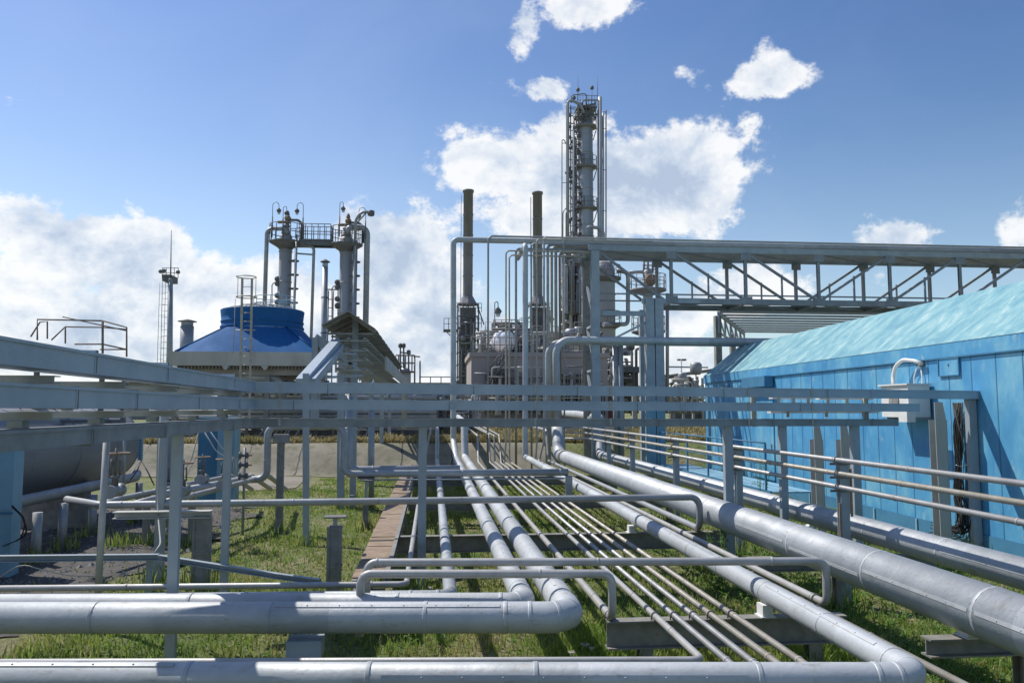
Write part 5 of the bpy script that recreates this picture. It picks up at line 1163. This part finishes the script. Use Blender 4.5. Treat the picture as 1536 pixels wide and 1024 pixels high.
for v in (392, 398, 404): mb.tube([PY(964, v, Y6), PY(986, v, Y6)], .05, 5)
mb.build('top_structure', rustl, t)
MB().tube([PY(944, 408, Y6), PY(966, 408, Y6)], .13, 8).build('side_pipe', cladd, t)
MB().tube([PY(1001, 600, Y6), PY(1001, 440, Y6)], .14, 8).build('side_pipe', cladd, t)

# ================================================================ pipe bridge (truss)
YN, YF2 = 32.6, 34.75
n0_ = PY(893, 400, YN); stp = (PY(1439, 400, YN).x-n0_.x)/5.0
zT = PY(905, 372, YN).z; zB = PY(1119, 453, YN).z
XN = [n0_.x+stp*i for i in range(9)]
t = thing('pipe_bridge', 'long grey steel truss bridge carrying pipes across to the right', 'pipe bridge', (XN[0], YN, G0)); BR = t
for y, nm in ((YN, 'near'), (YF2, 'far')):
    MB().chan((XN[0]-.3, y, zT), (XN[-1]+.4, y, zT), .16, .24, .02).build('top_chord', paint, t)  # lighter paint than the truss puts the sunlit face into the colour
    MB().chan((XN[1]+.02, y, zB), (XN[-1]+.4, y, zB), .16, .24, .02).build('bottom_chord', truss, t)
    MB().chan((XN[0]+.1, y, zB+.28), (XN[-1]+.4, y, zB+.28), .06, .06, .01).build('service_rail', truss, t)
    for i in range(1, 9):
        MB().ibeam((XN[i], y, zB+.125), (XN[i], y, zT-.135), .13, .11, .012, up=(0, 1, 0)).build('upright', truss, t)
        if i > 1: MB().bar((XN[i]-stp/2, y+.03, zB+.125), (XN[i]-stp/2, y+.03, (zB+zT)/2+.1), .07, .06, up=(0, 1, 0)).build('half_upright', truss, t)
    for i in range(8):
        a0, a1 = XN[i]+.12, XN[i+1]-.12
        if i < 3: p, q_ = (a0, y-.002, zT-.14), (a1, y-.002, zB+.13)
        else: p, q_ = (a1, y-.002, zT-.14), (a0, y-.002, zB+.13)
        if i == 0: q_ = (a1, y-.002, zB-.1)
        MB().bar(p, q_, .10, .10).build('diagonal', truss, t)
    for i in range(9): MB().box((XN[i]-.22, y-.095, zT-.42), (XN[i]+.22, y-.083, zT-.10)).build('gusset_plate', truss, t); 
    for i in range(1, 9): MB().box((XN[i]-.25, y-.095, zB-.10), (XN[i]+.25, y-.083, zB+.22)).build('gusset_plate', truss, t)
for i in range(9):
    for k in (0, .5):
        x = XN[i]+stp*k; MB().ibeam((x, YN+.085, zT+.045), (x, YF2-.085, zT+.045), .12, .13, .012).build('cross_beam', truss, t)
    if i: MB().ibeam((XN[i], YN+.085, zB-.02), (XN[i], YF2-.085, zB-.02), .12, .15, .012).build('cross_beam', truss, t)
    if 0 < i < 8: MB().bar((XN[i], YN+.09, zB-.06), (XN[i+1], YF2-.09, zB-.06), .07, .07).build('wind_brace', truss, t)
    if i < 8: MB().bar((XN[i], YN+.09, zT-.04), (XN[i+1], YF2-.09, zT-.04), .07, .07).build('wind_brace', truss, t)
MB().box((XN[1], YF2-.9, zB+.13), (XN[-1]+.3, YF2-.15, zB+.16)).build('walkway_grating', traydk, t)
# portal legs
def leg(u, y, w, m, z1, nm='leg', label=None):
    x = PY(u, 500, y).x; MB().ibeam((x, y, gz(x, y)-.2), (x, y, z1), w, .3, .02, up=(0, 1, 0)).build(nm, m, t, label=label)
    return x
xa = leg(893, YN+.0, .34, paint, zT-.14); xb = leg(880, YF2, .30, conc, zT-.14)
for i, z in enumerate((2.2, 4.2, 6.1)):
    MB().bar((xa+.02, YN+.16, z), (xb, YF2-.16, z+1.9), .1, .1).build('leg_brace', paint, t)
    MB().bar((xa+.02, YN+.16, z), (xb, YF2-.16, z), .1, .1).build('leg_brace', paint, t)
MB().bar((XN[0]+.25, YN-.003, zB-.55), (XN[1]-.5, YN-.003, zB-.55), .12, .2).build('portal_tie', paint, t)
MB().bar((XN[0]+.2, YN, zB-1.9), (XN[1]-.7, YN, zB-.7), .09, .09).build('leg_brace', paint, t)
xk = PY(981, 500, YN).x
for dx in (-.20, .20): MB().bar((xk+dx, YN, 2.9), (xk+dx, YN, zB+.1), .36, .34, up=(0, 1, 0)).build('leg', paint, t, label='paired box leg, grey above and blue below')
for dx in (-.20, .20): MB().bar((xk+dx, YN, gz(xk, YN)-.2), (xk+dx, YN, 2.895), .365, .345, up=(0, 1, 0)).build('blue_leg_foot', bluel, t)
x2 = PY(963, 500, YF2).x; MB().bar((x2, YF2, gz(x2, YF2)-.2), (x2, YF2, zB-.13), .24, .24, up=(0, 1, 0)).build('leg', paint, t)
MB().bar((xk-.5, YN, zB-.02), (XN[1]+1.2, YN, zB-.02), .16, .2).build('leg_head', paint, t)
# more pipes on top deck
for i, (y, z, r_, m, lb) in enumerate(((YN+.5, zT+.20, .08, small, 'nearest spare pipe on the bridge top'), (YN+.95, zT+.19, .075, tan, 'second spare pipe on the bridge top'), (YN+1.4, zT+.21, .09, cladd, 'third spare pipe on the bridge top'), (YF2-.2, zT+.18, .07, rustl, 'farthest rusty spare pipe on the bridge top'))):
    pipe(lb, [V((PY(822+6*i, 500, y).x, y, 1.0)), V((PY(822+6*i, 500, y).x, y, z)), V((31, y, z))], r_*.8, m, fil=.2, group='pipes lying on the bridge top')
for (u, vt, rr, m, lb) in ((732, 354, .042, cladd, 'slim riser with a tight bend, left of the brown risers'), (774, 373, .05, cladd, 'grey riser between the brown pair and the clad riser'), (797, 365, .04, cladl, 'pale thin riser just right of the clad riser'), (846, 357, .035, cladl, 'thin pale riser at the bridge end')):
    y = YR+.9; x = PY(u, 500, y).x; z = PY(u, vt, y).z
    pipe(lb, [V((x, y, G0-.1)), V((x, y, z)), V((30 if vt < 359 else PY(885, 370, y).x, y, z))], rr, m, fil=.2, bands=[2, 4, 6, 8], bw=.01)
# wide cover sheets over the top deck pipes' left part
mb = MB(); n = 10
for i in range(n): y = YN+.15+i*.2; mb.bar((XN[0]-.2, y, zT-.035), (XN[-1]+.3, y, zT-.035), .10, .02)
mb.build('deck_stringer', cladd, BR)
# cross bridge behind
t = thing('rear_bridge', 'slatted lower bridge seen beneath the long truss at right', 'pipe bridge', PY(1080, 600, 44))
Yb2 = 37.5; zz = PY(1080, 468, Yb2).z; xx0, xx1 = PY(1078, 468, Yb2).x, PY(1300, 468, Yb2).x
mb = MB()
for i in range(9): y = Yb2+i*1.2; mb.bar((xx0+i*.64, y, zz), (xx1+4, y, zz), .34, .07)
mb.build('slat', cladd, t)
MB().bar((xx0, Yb2, zz-.06), (xx0+5.3, Yb2+10, zz-.06), .14, .2).build('edge_beam', paint, t)
mb = MB()
for k in range(6):
    p = V((xx0+1.06*k, Yb2+2*k, zz-.16)); mb.bar(p, p-V((0, 0, .85)), .09, .09, up=(0, 1, 0))
    if k < 5: mb.bar(p, p+V((1.06, 2, -.85)), .07, .07); mb.bar(p-V((0, 0, .85)), p+V((1.06, 2, -.85)), .09, .09)
mb.build('lattice', paint, t)
for (dx, dy) in ((0, .2), (4.4, 9.6), (9, 4)): MB().bar((xx0+dx, Yb2+dy, 1), (xx0+dx, Yb2+dy, zz-.17), .3, .3, up=(0, 1, 0)).build('leg', conc, t)
# two posts holding the high pipe
for (u, lb) in ((928, 'left of two round grey props under the high horizontal pipe'), (936, 'right of two round grey props under the high horizontal pipe')):
    y = YR+.6; x = PY(u, 560, y+.0).x; MB().tube([(x, y+.6, gz(x, y)-.2), (x, y+.6, PY(u, 517, y).z)], .12, 14).build('pipe_prop', cladl, None, lb, 'pipe prop', 'props under the high pipe')

# ================================================================ pale process building
Yp = 58.0; a = PY(707, 535, Yp); b = PY(912, 600, Yp)
t = thing('process_building', 'pinkish plastered building with dark openings behind the risers', 'building', ((a.x+b.x)/2, Yp, 1))
MB().box((a.x, Yp, .8), (b.x, Yp+8, a.z)).build('wall', pinkc, t)
MB().box((a.x-.15, Yp-.15, a.z+.004), (b.x+.15, Yp+8.1, a.z+.35)).build('cornice', pinkc, t)
for (u0, v0_, u1, v1_) in ((832, 561, 858, 574), (862, 561, 889, 574), (832, 590, 858, 620), (862, 590, 889, 622), (893, 590, 908, 622), (727, 558, 760, 574)):
    p, q_ = PY(u0, v0_, Yp), PY(u1, v1_, Yp); w_ = MB().box((p.x, Yp-.06, q_.z), (q_.x, Yp-.003, p.z)).build('window', dark if u0 == 727 else glassd, t)
    mb = MB(); n = 4
    for i in range(n+1): x = p.x+(q_.x-p.x)*i/n; mb.box((x-.04, Yp-.1, q_.z), (x+.04, Yp-.062, p.z))
    mb.build('window_frame', pinkc, w_)
clutter(t, 712, 548, 905, 622, Yp-1.6, 60, 47, (cladd, dark, palec), 1.2, (.03, .09), name='front_piping')
mb = MB(); p, q_ = PY(733, 574, Yp-.8), PY(760, 538, Yp-.8); mb.bar(p, q_, .8, .12); rail_line(mb, p, q_, 1.0, 5, .04); mb.build('stair', dark, t)
mb = MB(); rail_line(mb, (a.x, Yp+.1, a.z+.355), (b.x, Yp+.1, a.z+.355), 1.1, 24, .035); mb.build('roof_railing', dark, t)
t = thing('silver_vessel', 'round ended silver vessel on the roof of the pale building', 'tank', PY(756, 530, 61)); c = PY(756, 512, 61); r = 17.5*61/F
MB().lathe((c.x, 60, c.z), [(.02, 0), (r*.4, .08), (r*.72, .30), (r*.92, .65), (r, 1.1), (r, 5), (r*.7, 5.9), (.05, 6.2)], 36, (0, 1, 0)).build('shell', silver, t)
MB().lathe((c.x, 61.2, c.z), [(r, 0), (r+.05, .01), (r+.05, .08), (r, .09)], 36, (0, 1, 0), cap=False).build('weld_band', silver, t)
MB().box((c.x-.8, 61.6, a.z+.36), (c.x+.8, 62, c.z-r*.8)).build('cradle', conc, t); MB().box((c.x-.8, 64, a.z+.36), (c.x+.8, 64.4, c.z-r*.8)).build('cradle', conc, t)
t = thing('roof_piping', 'dense grey and rusty process piping above the pale building', 'process pipes', PY(790, 530, 78))
clutter(t, 718, 490, 905, 532, 60.5, 230, 41, (cladd, dark, colm, palec), 5, (.04, .13))
clutter(t, 738, 478, 790, 532, 62, 80, 43, (dark, cladd), 3, (.04, .11))
clutter(t, 818, 500, 900, 532, 60, 120, 44, (cladd, palec, dark), 4, (.05, .17))
# white round items on roof right
t = thing('roof_vessel', 'small pale horizontal vessel on the roof right of the risers', 'tank', PY(862, 522, 61)); c = PY(848, 522, 61)
MB().lathe((c.x-.8, 61, c.z), [(.1, 0), (.5, .15), (.62, .5), (.62, 3.0), (.4, 3.4), (.1, 3.5)], 18, (1, 0, 0)).build('shell', palec, t); MB().box((c.x-.2, 60.7, a.z+.36), (c.x+.1, 61.3, c.z-.5)).build('cradle', conc, t)
p = PY(742, 470, 78); 
for (u, v, lb, rc) in ((742, 450, 'roof lamp standing above the silver vessel', 5), (822, 462, 'roof lamp right of the second furnace stack', 4)):
    p = PY(u, v+70, 63); lamp(p.x, 63, p.z, 68*63/F, rc*63/F, lb, s=1.3)
# dark ground floor structure / pipe tangle right of the building
t = thing('pump_hall', 'dark open pump shelter with pipes between the props and bridge leg', 'shelter', PY(940, 600, 66))
clutter(t, 912, 520, 965, 620, 66, 90, 51, (dark, cladd, palec), 4, (.05, .18))
clutter(t, 1000, 560, 1060, 620, 60, 50, 52, (dark, palec, cladd), 4, (.06, .2))
MB().box(PY(905, 553, 70), PY(965, 558, 66)).build('roof', dark, t)
# far left low structures
t = thing('low_pipe_rack', 'low rack of pale and dark pipes across the far left behind the lawn', 'pipe rack', PY(450, 640, 44))
Y4 = 46.0
mb = MB()
for (v, r_) in ((596, .12), (602, .09), (610, .1), (617, .14), (624, .1), (640, .12)): mb.tube([PY(225, v, Y4), PY(655, v, Y4)], r_, 8)
mb.build('pipe_run', cladl, t)
mb = MB()
for (v, r_) in ((606, .08), (613, .12), (629, .1), (650, .28)): mb.tube([PY(225, v, Y4+1), PY(655, v, Y4+1)], r_, 8)
mb.build('pipe_run', dark, t)
mb = MB()
for u in range(240, 656, 26): mb.bar(PY(u, 662, Y4+.5), PY(u, 590, Y4+.5), .14, .14, up=(0, 1, 0))
mb.build('upright', rackst, t)
clutter(t, 235, 598, 500, 655, Y4+1.5, 110, 61, (dark, palec, cladd, dark), 2.5, (.03, .12))
clutter(t, 500, 585, 720, 655, Y4+2.5, 150, 62, (palec, cladd, dark, cladl), 4, (.03, .14))
clutter(t, 560, 590, 700, 640, Y4+6, 70, 63, (palec, pinkc, cladl), 4, (.04, .2))
for u in (255, 300, 390, 412, 430, 535): p = PY(u, 663, Y4-1); ladder(MB(), p, p+V((.6, 0, 1.0)), .5, .04, .3).build('step_ladder', palec, t)
MB().box((PY(225, 660, Y4+3).x, Y4+5, .9), (PY(645, 660, Y4+3).x, Y4+5.3, PY(400, 642, Y4+5).z)).build('backing_wall', dark, t)
t = thing('kerb_wall', 'low concrete kerb along the top of the far slope at left', 'kerb', PY(450, 664, 39)); MB().box((PY(380, 664, 39).x, 39, .8), (PY(560, 664, 39).x, 39.3, 1.16)).build('kerb', slab, t); 
# far flat roofed shed on the skyline
a = PY(-250, 571, 120); b = PY(676, 575, 120)
t = thing('long_shed', 'long flat roofed dark shed on the far skyline at left', 'shed', ((a.x+b.x)/2, 120, 1))
MB().box((a.x, 120, 1), (b.x, 135, b.z)).build('wall', conc, t); MB().box((a.x-.3, 119.5, b.z+.01), (b.x+.3, 136, a.z)).build('roof', roofb, t)
t = thing('open_shed', 'dark roofed open shed beyond the road, left of the blue building', 'shed', PY(1045, 620, 70))
a = PY(1008, 566, 70); b = PY(1110, 552, 70)
MB().quad8([(a.x, 70, a.z), (b.x, 70, b.z), (b.x, 80, b.z), (a.x, 80, a.z), (a.x, 70, a.z+.3), (b.x, 70, b.z+.3), (b.x, 80, b.z+.3), (a.x, 80, a.z+.3)]).build('roof', roofb, t)
for i in range(7): x = a.x+.2+i*(b.x-a.x)/7; MB().bar((x, 70.3, .9), (x, 70.3, a.z-.02), .18, .18, up=(0, 1, 0)).build('post', palec, t)
for x in (a.x+1.5, a.x+4): MB().box((x, 74, 1), (x+1.6, 76, 3)).build('stored_crate', dark, t)
t = thing('lamp_post', 'thin lamp post beyond the road beside the open shed', 'lamp post', PY(1022, 620, 66)); MB().tube([PY(1022, 632, 66), PY(1022, 538, 66)], .05, 6).build('pole', cladd, t); MB().box(PY(1018, 538, 66), PY(1027, 541, 66.5)).build('lamp_head', dark, t)
MB().bar(PY(1000, 550, 66), PY(1062, 551, 66), .12, .12).build('overhead_beam', cladl, None, 'thin horizontal beam spanning beyond the bridge leg', 'steel beam')
# maroon vehicle
p = PY(918, 622, 62); t = thing('parked_van', 'small maroon van parked beneath the pump shelter', 'van', p)
x0, x1, z0 = PY(902, 600, 62).x, PY(932, 600, 62).x, 1.35; zt = PY(910, 590, 62).z
mb = MB().poly([(x0, 61, z0), (x1, 61, z0), (x1, 61, z0+(zt-z0)*.5), (x1-.35, 61, zt-.05), (x0+.2, 61, zt), (x0, 61, zt-.2)], (0, 2, 0)); mb.build('body', maroon, t)
MB().box((x0+.25, 60.985, z0+(zt-z0)*.55), (x1-.5, 60.998, zt-.12)).build('side_window', glassd, t)
for x in (x0+.3, x1-.35): MB().lathe((x, 60.96, 1.3), [(.1, 0), (.3, .01), (.3, .2), (.1, .21)], 16, (0, 1, 0)).build('wheel', black, t)
# pale low white tank between
MB().lathe(PY(806, 642, 50), [(.1, 0), (.45, .1), (.5, .4), (.5, 5.5), (.4, 5.9)], 18, (1, 0, 0)).build('lying_tank', palec, None, 'pale lying cylinder behind the risers near the far slope', 'tank')

# ================================================================ vegetation
def blades(seed, n, xr_, yr_, hmin, hmax, wd, inside, name, m, label):
    rg = np.random.default_rng(seed); vs = []; cnt = 0
    X = []; 
    while len(X) < n:
        y = yr_[0]+(yr_[1]-yr_[0])*rg.random()**1.8; x = rg.uniform(xr_[0], xr_[1])
        if abs(x-.1*y*0) > 1.0+.85*y: continue
        if not inside(x, y): continue
        X.append((x, y))
    V_ = np.zeros((n*5, 3)); F_ = []
    for i, (x, y) in enumerate(X):
        cl = .55+.75*(math.sin(x*2.1+y*1.7)*math.sin(x*.9-y*1.3)+1)/2
        h = rg.uniform(hmin, hmax)*cl; a = rg.uniform(0, 6.283); ww = wd*(1+y/14)*rg.uniform(.7, 1.3); ln = rg.uniform(.1, .75)*h; b = rg.uniform(0, 6.283)
        z = gz(x, y)-.01; dx, dy = math.cos(a)*ww/2, math.sin(a)*ww/2; ox, oy = math.cos(b)*ln, math.sin(b)*ln; j = i*5
        V_[j] = (x-dx, y-dy, z); V_[j+1] = (x+dx, y+dy, z); V_[j+2] = (x+dx*.8+ox*.35, y+dy*.8+oy*.35, z+h*.6); V_[j+3] = (x-dx*.8+ox*.35, y-dy*.8+oy*.35, z+h*.6); V_[j+4] = (x+ox, y+oy, z+h)
        F_.append((j, j+1, j+2, j+3)); F_.append((j+3, j+2, j+4))
    me = bpy.data.meshes.new(name); me.from_pydata(V_.tolist(), [], F_); me.materials.append(m); o = bpy.data.objects.new(name, me); col.objects.link(o)
    return tagit(o, label, 'grass', None, 'stuff')
def lawn(x, y):
    if x < -4.4 and 9 < y < 25: return rnd.random() < .05 if x < -5 else rnd.random() < .4
    if x < -4.4 and 28 <= y: return False
    if math.sin(x*1.9+.6)*math.sin(y*1.1+x)+.5*math.sin(y*2.9-x*2.3) > .45: return rnd.random() < .5
    return not (-1 < x < -.6 and y > 10.4)
blades(1, 125000, (-6.5, 11.5), (5.0, 33.5), .025, .115, .011, lawn, 'grass', grassm, 'rough green grass growing between and under the pipes')
blades(2, 9000, (-6.5, 11.5), (5.0, 33.8), .06, .2, .008, lambda x, y: lawn(x, y) and math.sin(x*1.3+2)*math.sin(y*.7) > .0, 'dry_grass', drym, 'dry straw coloured grass mixed into the lawn')
blades(3, 9000, (1.2, 5), (5.2, 9.5), .15, .42, .012, lambda x, y: True, 'tall_grass', grassm, 'tall bright grass around the nearest rack beam')
blades(5, 22000, (-5, 9.5), (5.0, 13.5), .05, .22, .010, lambda x, y: not (-1 < x < -.6 and y > 10.4) and not (x < -4.9 and y > 10.8), 'near_grass', grassm, 'thick green grass nearest the camera under the bent pipes')
blades(4, 30000, (-14, 24), (36.8, 60), .12, .4, .02, lambda x, y: not (42 < y < 48.5) and not (x < -4 and y > 39), 'far_grass', drym, 'dry grass on the raised ground behind the slope')
q = random.Random(77); mb = MB()
for i in range(3800):
    x = q.uniform(-12, -4.7); y = q.uniform(11, 24)
    s = q.uniform(.012, .045)*(1 if q.random() < .93 else 2.2); z = gz(x, y)+.02; b = len(mb.v); a = q.uniform(0, 1.5)
    for (ca, k) in ((0, 1), (1, .8), (2, 1.1), (3, .9)): mb.v.append(V((x+s*k*math.cos(a+ca*1.571), y+s*k*math.sin(a+ca*1.571), z-.01)))
    mb.v.append(V((x+s*.2, y-s*.1, z+s*.7))); mb.f += [(b, b+1, b+4), (b+1, b+2, b+4), (b+2, b+3, b+4), (b+3, b, b+4)]; mb.sm += [False]*4
mb.build('loose_stones', conc, None, 'loose stones scattered on the shade toned gravel by the tank', 'stones', None, 'stuff')
# tufts round the feet of the posts and legs
q = random.Random(5); mb = MB()
feet = [(o.matrix_basis.translation.x, o.matrix_basis.translation.y) for o in bpy.data.objects if o.parent is None and o.get('category') in ('tray post', 'pipe post', 'concrete post', 'post', 'pole', 'pipe support', 'bracket post', 'stub post') and o.location.y < 30]
feet += [(2.2, 8.25), (4.0, 8.25), (-.3, 13.9), (2.2, 13.9), (4.9, 13.9), (5.9, 11.3), (5.6, 7.25), (-.8, 10.6), (-.8, 14), (2.2, 19.6), (5.9, 19.6)]
for (x, y) in feet:
    for i in range(46):
        a = q.uniform(0, 6.283); rr = .05+.3*q.random()**1.5; px, py = x+rr*math.cos(a), y+rr*math.sin(a); z = gz(px, py)-.02; h = q.uniform(.12, .42); b2 = q.uniform(0, 6.283); w_ = .006*(1+y/14); ox, oy = q.uniform(-.3, .3)*h, q.uniform(-.3, .3)*h; dx, dy = w_*math.cos(b2), w_*math.sin(b2); b = len(mb.v)
        mb.v += [V((px-dx, py-dy, z)), V((px+dx, py+dy, z)), V((px+dx+ox*.4, py+dy+oy*.4, z+h*.6)), V((px-dx+ox*.4, py-dy+oy*.4, z+h*.6)), V((px+ox, py+oy, z+h))]; mb.f += [(b, b+1, b+2, b+3), (b+3, b+2, b+4)]; mb.sm += [False]*2
mb.build('grass_tufts', grassm, None, 'taller grass tufts round the feet of posts and legs', 'grass', None, 'stuff')
# broad leaf weeds
def weeds(seed, n, xr_, yr_, s, inside=lambda x, y: True):
    q = random.Random(seed); mb = MB()
    for i in range(n):
        y = q.uniform(*yr_); x = q.uniform(*xr_)
        if not inside(x, y): continue
        z = gz(x, y); k = q.randint(4, 8)
        for j in range(k):
            a = q.uniform(0, 6.283); l = s*q.uniform(.5, 1.3); w_ = l*.38; up = q.uniform(.15, .9)*l; d = V((math.cos(a), math.sin(a), 0)); e = V((-d.y, d.x, 0)); h0 = q.uniform(0, s*1.5)
            p = V((x, y, z+h0)); b = len(mb.v)
            mb.v += [p, p+d*l*.5+e*w_/2+V((0, 0, up*.7)), p+d*l+V((0, 0, up*.8)), p+d*l*.5-e*w_/2+V((0, 0, up*.7))]; mb.f.append((b, b+1, b+2, b+3)); mb.sm.append(False)
    return mb
weeds(1, 2600, (-4.3, 10.5), (6.0, 30), .075, lambda x, y: rnd.random() < (8/y) and not (-1 < x < -.6)).build('broad_leaf_weeds', leafm, None, 'low broad leaved weeds scattered in the grass', 'weeds', None, 'stuff')
weeds(2, 1500, (4.3, 9.5), (6.2, 17), .085).build('shaded_weeds', leafm, None, 'lush leafy weeds beneath the two thickest pipes', 'weeds', None, 'stuff')
def bush(x, y, h, r, n, seed, label, group=None):
    q = random.Random(seed); t = thing('weed_plant', label, 'weed', (x, y, G0), group); st = MB(); lf = MB(); z0 = gz(x, y)
    for i in range(6):
        a = q.uniform(0, 6.283); rr = q.uniform(.1, 1)*r; hh = h*q.uniform(.6, 1); tip = V((x+rr*math.cos(a), y+rr*math.sin(a), z0+hh)); st.tube([(x+rr*.1*math.cos(a), y, z0-.05), (x+rr*.5*math.cos(a), y+rr*.5*math.sin(a), z0+hh*.6), tip], .005, 4)
        for j in range(n//6):
            f = q.uniform(.15, 1.02); p = V((x, y, z0)).lerp(tip, f)+V((q.uniform(-.04, .04), q.uniform(-.04, .04), q.uniform(-.03, .03))); b2 = q.uniform(0, 6.283); l = q.uniform(.04, .10); d = V((math.cos(b2), math.sin(b2), q.uniform(-.3, .7))); e = V((-math.sin(b2), math.cos(b2), 0)); b = len(lf.v)
            lf.v += [p, p+d*l*.5+e*l*.25, p+d*l, p+d*l*.5-e*l*.25]; lf.f.append((b, b+1, b+2, b+3)); lf.sm.append(False)
    st.build('stem', leafm, t); lf.build('leaf', leafm, t)
bush(4.85, 13.2, .85, .28, 150, 1, 'leafy weed rising by the right elbow of the bare transverse pipe')
bush(8.6, 20.5, 2.0, .35, 170, 2, 'tall spindly weed growing up before the far blue wall')
bush(4.4, 11.9, .55, .3, 150, 3, 'low leafy weed beside the dark beam under the thick pipes')
bush(9.3, 17.5, .6, .5, 200, 4, 'leafy clump at the foot of the slanted brace post')
bush(.75, 14.6, .55, .3, 120, 5, 'leafy clump between the medium clad pipe and the pair')
bush(9.0, 22.5, .7, .6, 220, 6, 'dense clump at the foot of the far blue wall')
def umbel(x, y, h, r, seed, label):
    q = random.Random(seed); z0 = gz(x, y); t = thing('wild_carrot', label, 'flower', (x, y, G0), 'white umbel flowers in the grass')
    MB().tube([(x, y, z0), (x+.01, y, z0+h)], .004, 5).build('stem', leafm, t); mb = MB()
    for i in range(60):
        a = q.uniform(0, 6.283); rr = r*math.sqrt(q.random()); p = V((x+rr*math.cos(a), y+rr*math.sin(a), z0+h+.02+.25*rr+q.uniform(-.004, .004))); s = r*.12; b = len(mb.v)
        mb.v += [p+V((-s, -s, 0)), p+V((s, -s, .003)), p+V((s, s, 0)), p+V((-s, s, .003))]; mb.f.append((b, b+1, b+2, b+3)); mb.sm.append(False)
    for i in range(12): a = i*math.pi/6; mb.tube([(x, y, z0+h-.02), (x+r*.8*math.cos(a), y+r*.8*math.sin(a), z0+h+.02+.2*r)], .002, 3)
    mb.build('flower_head', petal, t)
def uz(u, v, z): p = PZ(u, v, z); return p.x, p.y
for (u, v, h, r, lb) in ((971, 941, .42, .05, 'tall umbel flower before the nearest rack beam end'), (858, 975, .16, .045, 'low umbel flower left of a leafy patch near the thick pipe bend'), (878, 966, .2, .05, 'umbel flower just right of its low neighbour by the pipe bend'), (888, 972, .18, .04, 'small umbel flower right of the pair by the pipe bend')):
    x, y = uz(u, v, G0+h+.05); umbel(x, y, h, r, u, lb)
for i, (x, y, lb) in enumerate(((-1.7, 22.0, 'umbel flower in the far lawn left of the walkway'), (-2.2, 23.0, 'umbel flower behind the flat topped post'), (-1.9, 21.0, 'umbel flower nearest the flat topped post'), (-1.4, 23.5, 'umbel flower close to the walkway far end'))): umbel(x, y, .4, .09, i+70, lb)
# far trees
q = random.Random(12)
labs = ['round tree on the far skyline just left of the silver vessel building', 'broad tree on the far horizon under the gallery', 'low tree on the horizon left of the cooling tower', 'tree on the horizon behind the open shed', 'wide tree far behind the pump shelter', 'low tree at the far left skyline']
for (u, lb, w_) in ((668, labs[0], 4), (560, labs[1], 6), (230, labs[2], 6), (1040, labs[3], 7), (948, labs[4], 6), (100, labs[5], 7)):
    p = PY(u, 600, 170); t = thing('far_tree', lb, 'tree', (p.x, 170, 1), 'trees on the far skyline')
    MB().tube([(p.x, 170, .8), (p.x, 170, 4)], [.4, .25], 8).build('trunk', rackst, t); mb = MB()
    for i in range(900):
        a = q.uniform(0, 6.283); f = math.sqrt(q.random()); z = 3+q.random()*4.5; rr = w_*f*math.sqrt(max(.05, 1-((z-5)/3)**2)); c = V((p.x+rr*math.cos(a), 170+rr*math.sin(a), z)); s = q.uniform(.2, .5); d = V((q.uniform(-1, 1), q.uniform(-1, 1), q.uniform(-1, 1))).normalized(); e = d.orthogonal().normalized(); g = d.cross(e); b = len(mb.v)
        mb.v += [c-e*s, c+g*s*.6, c+e*s, c-g*s*.6]; mb.f.append((b, b+1, b+2, b+3)); mb.sm.append(False)
    mb.build('crown', treem, t)
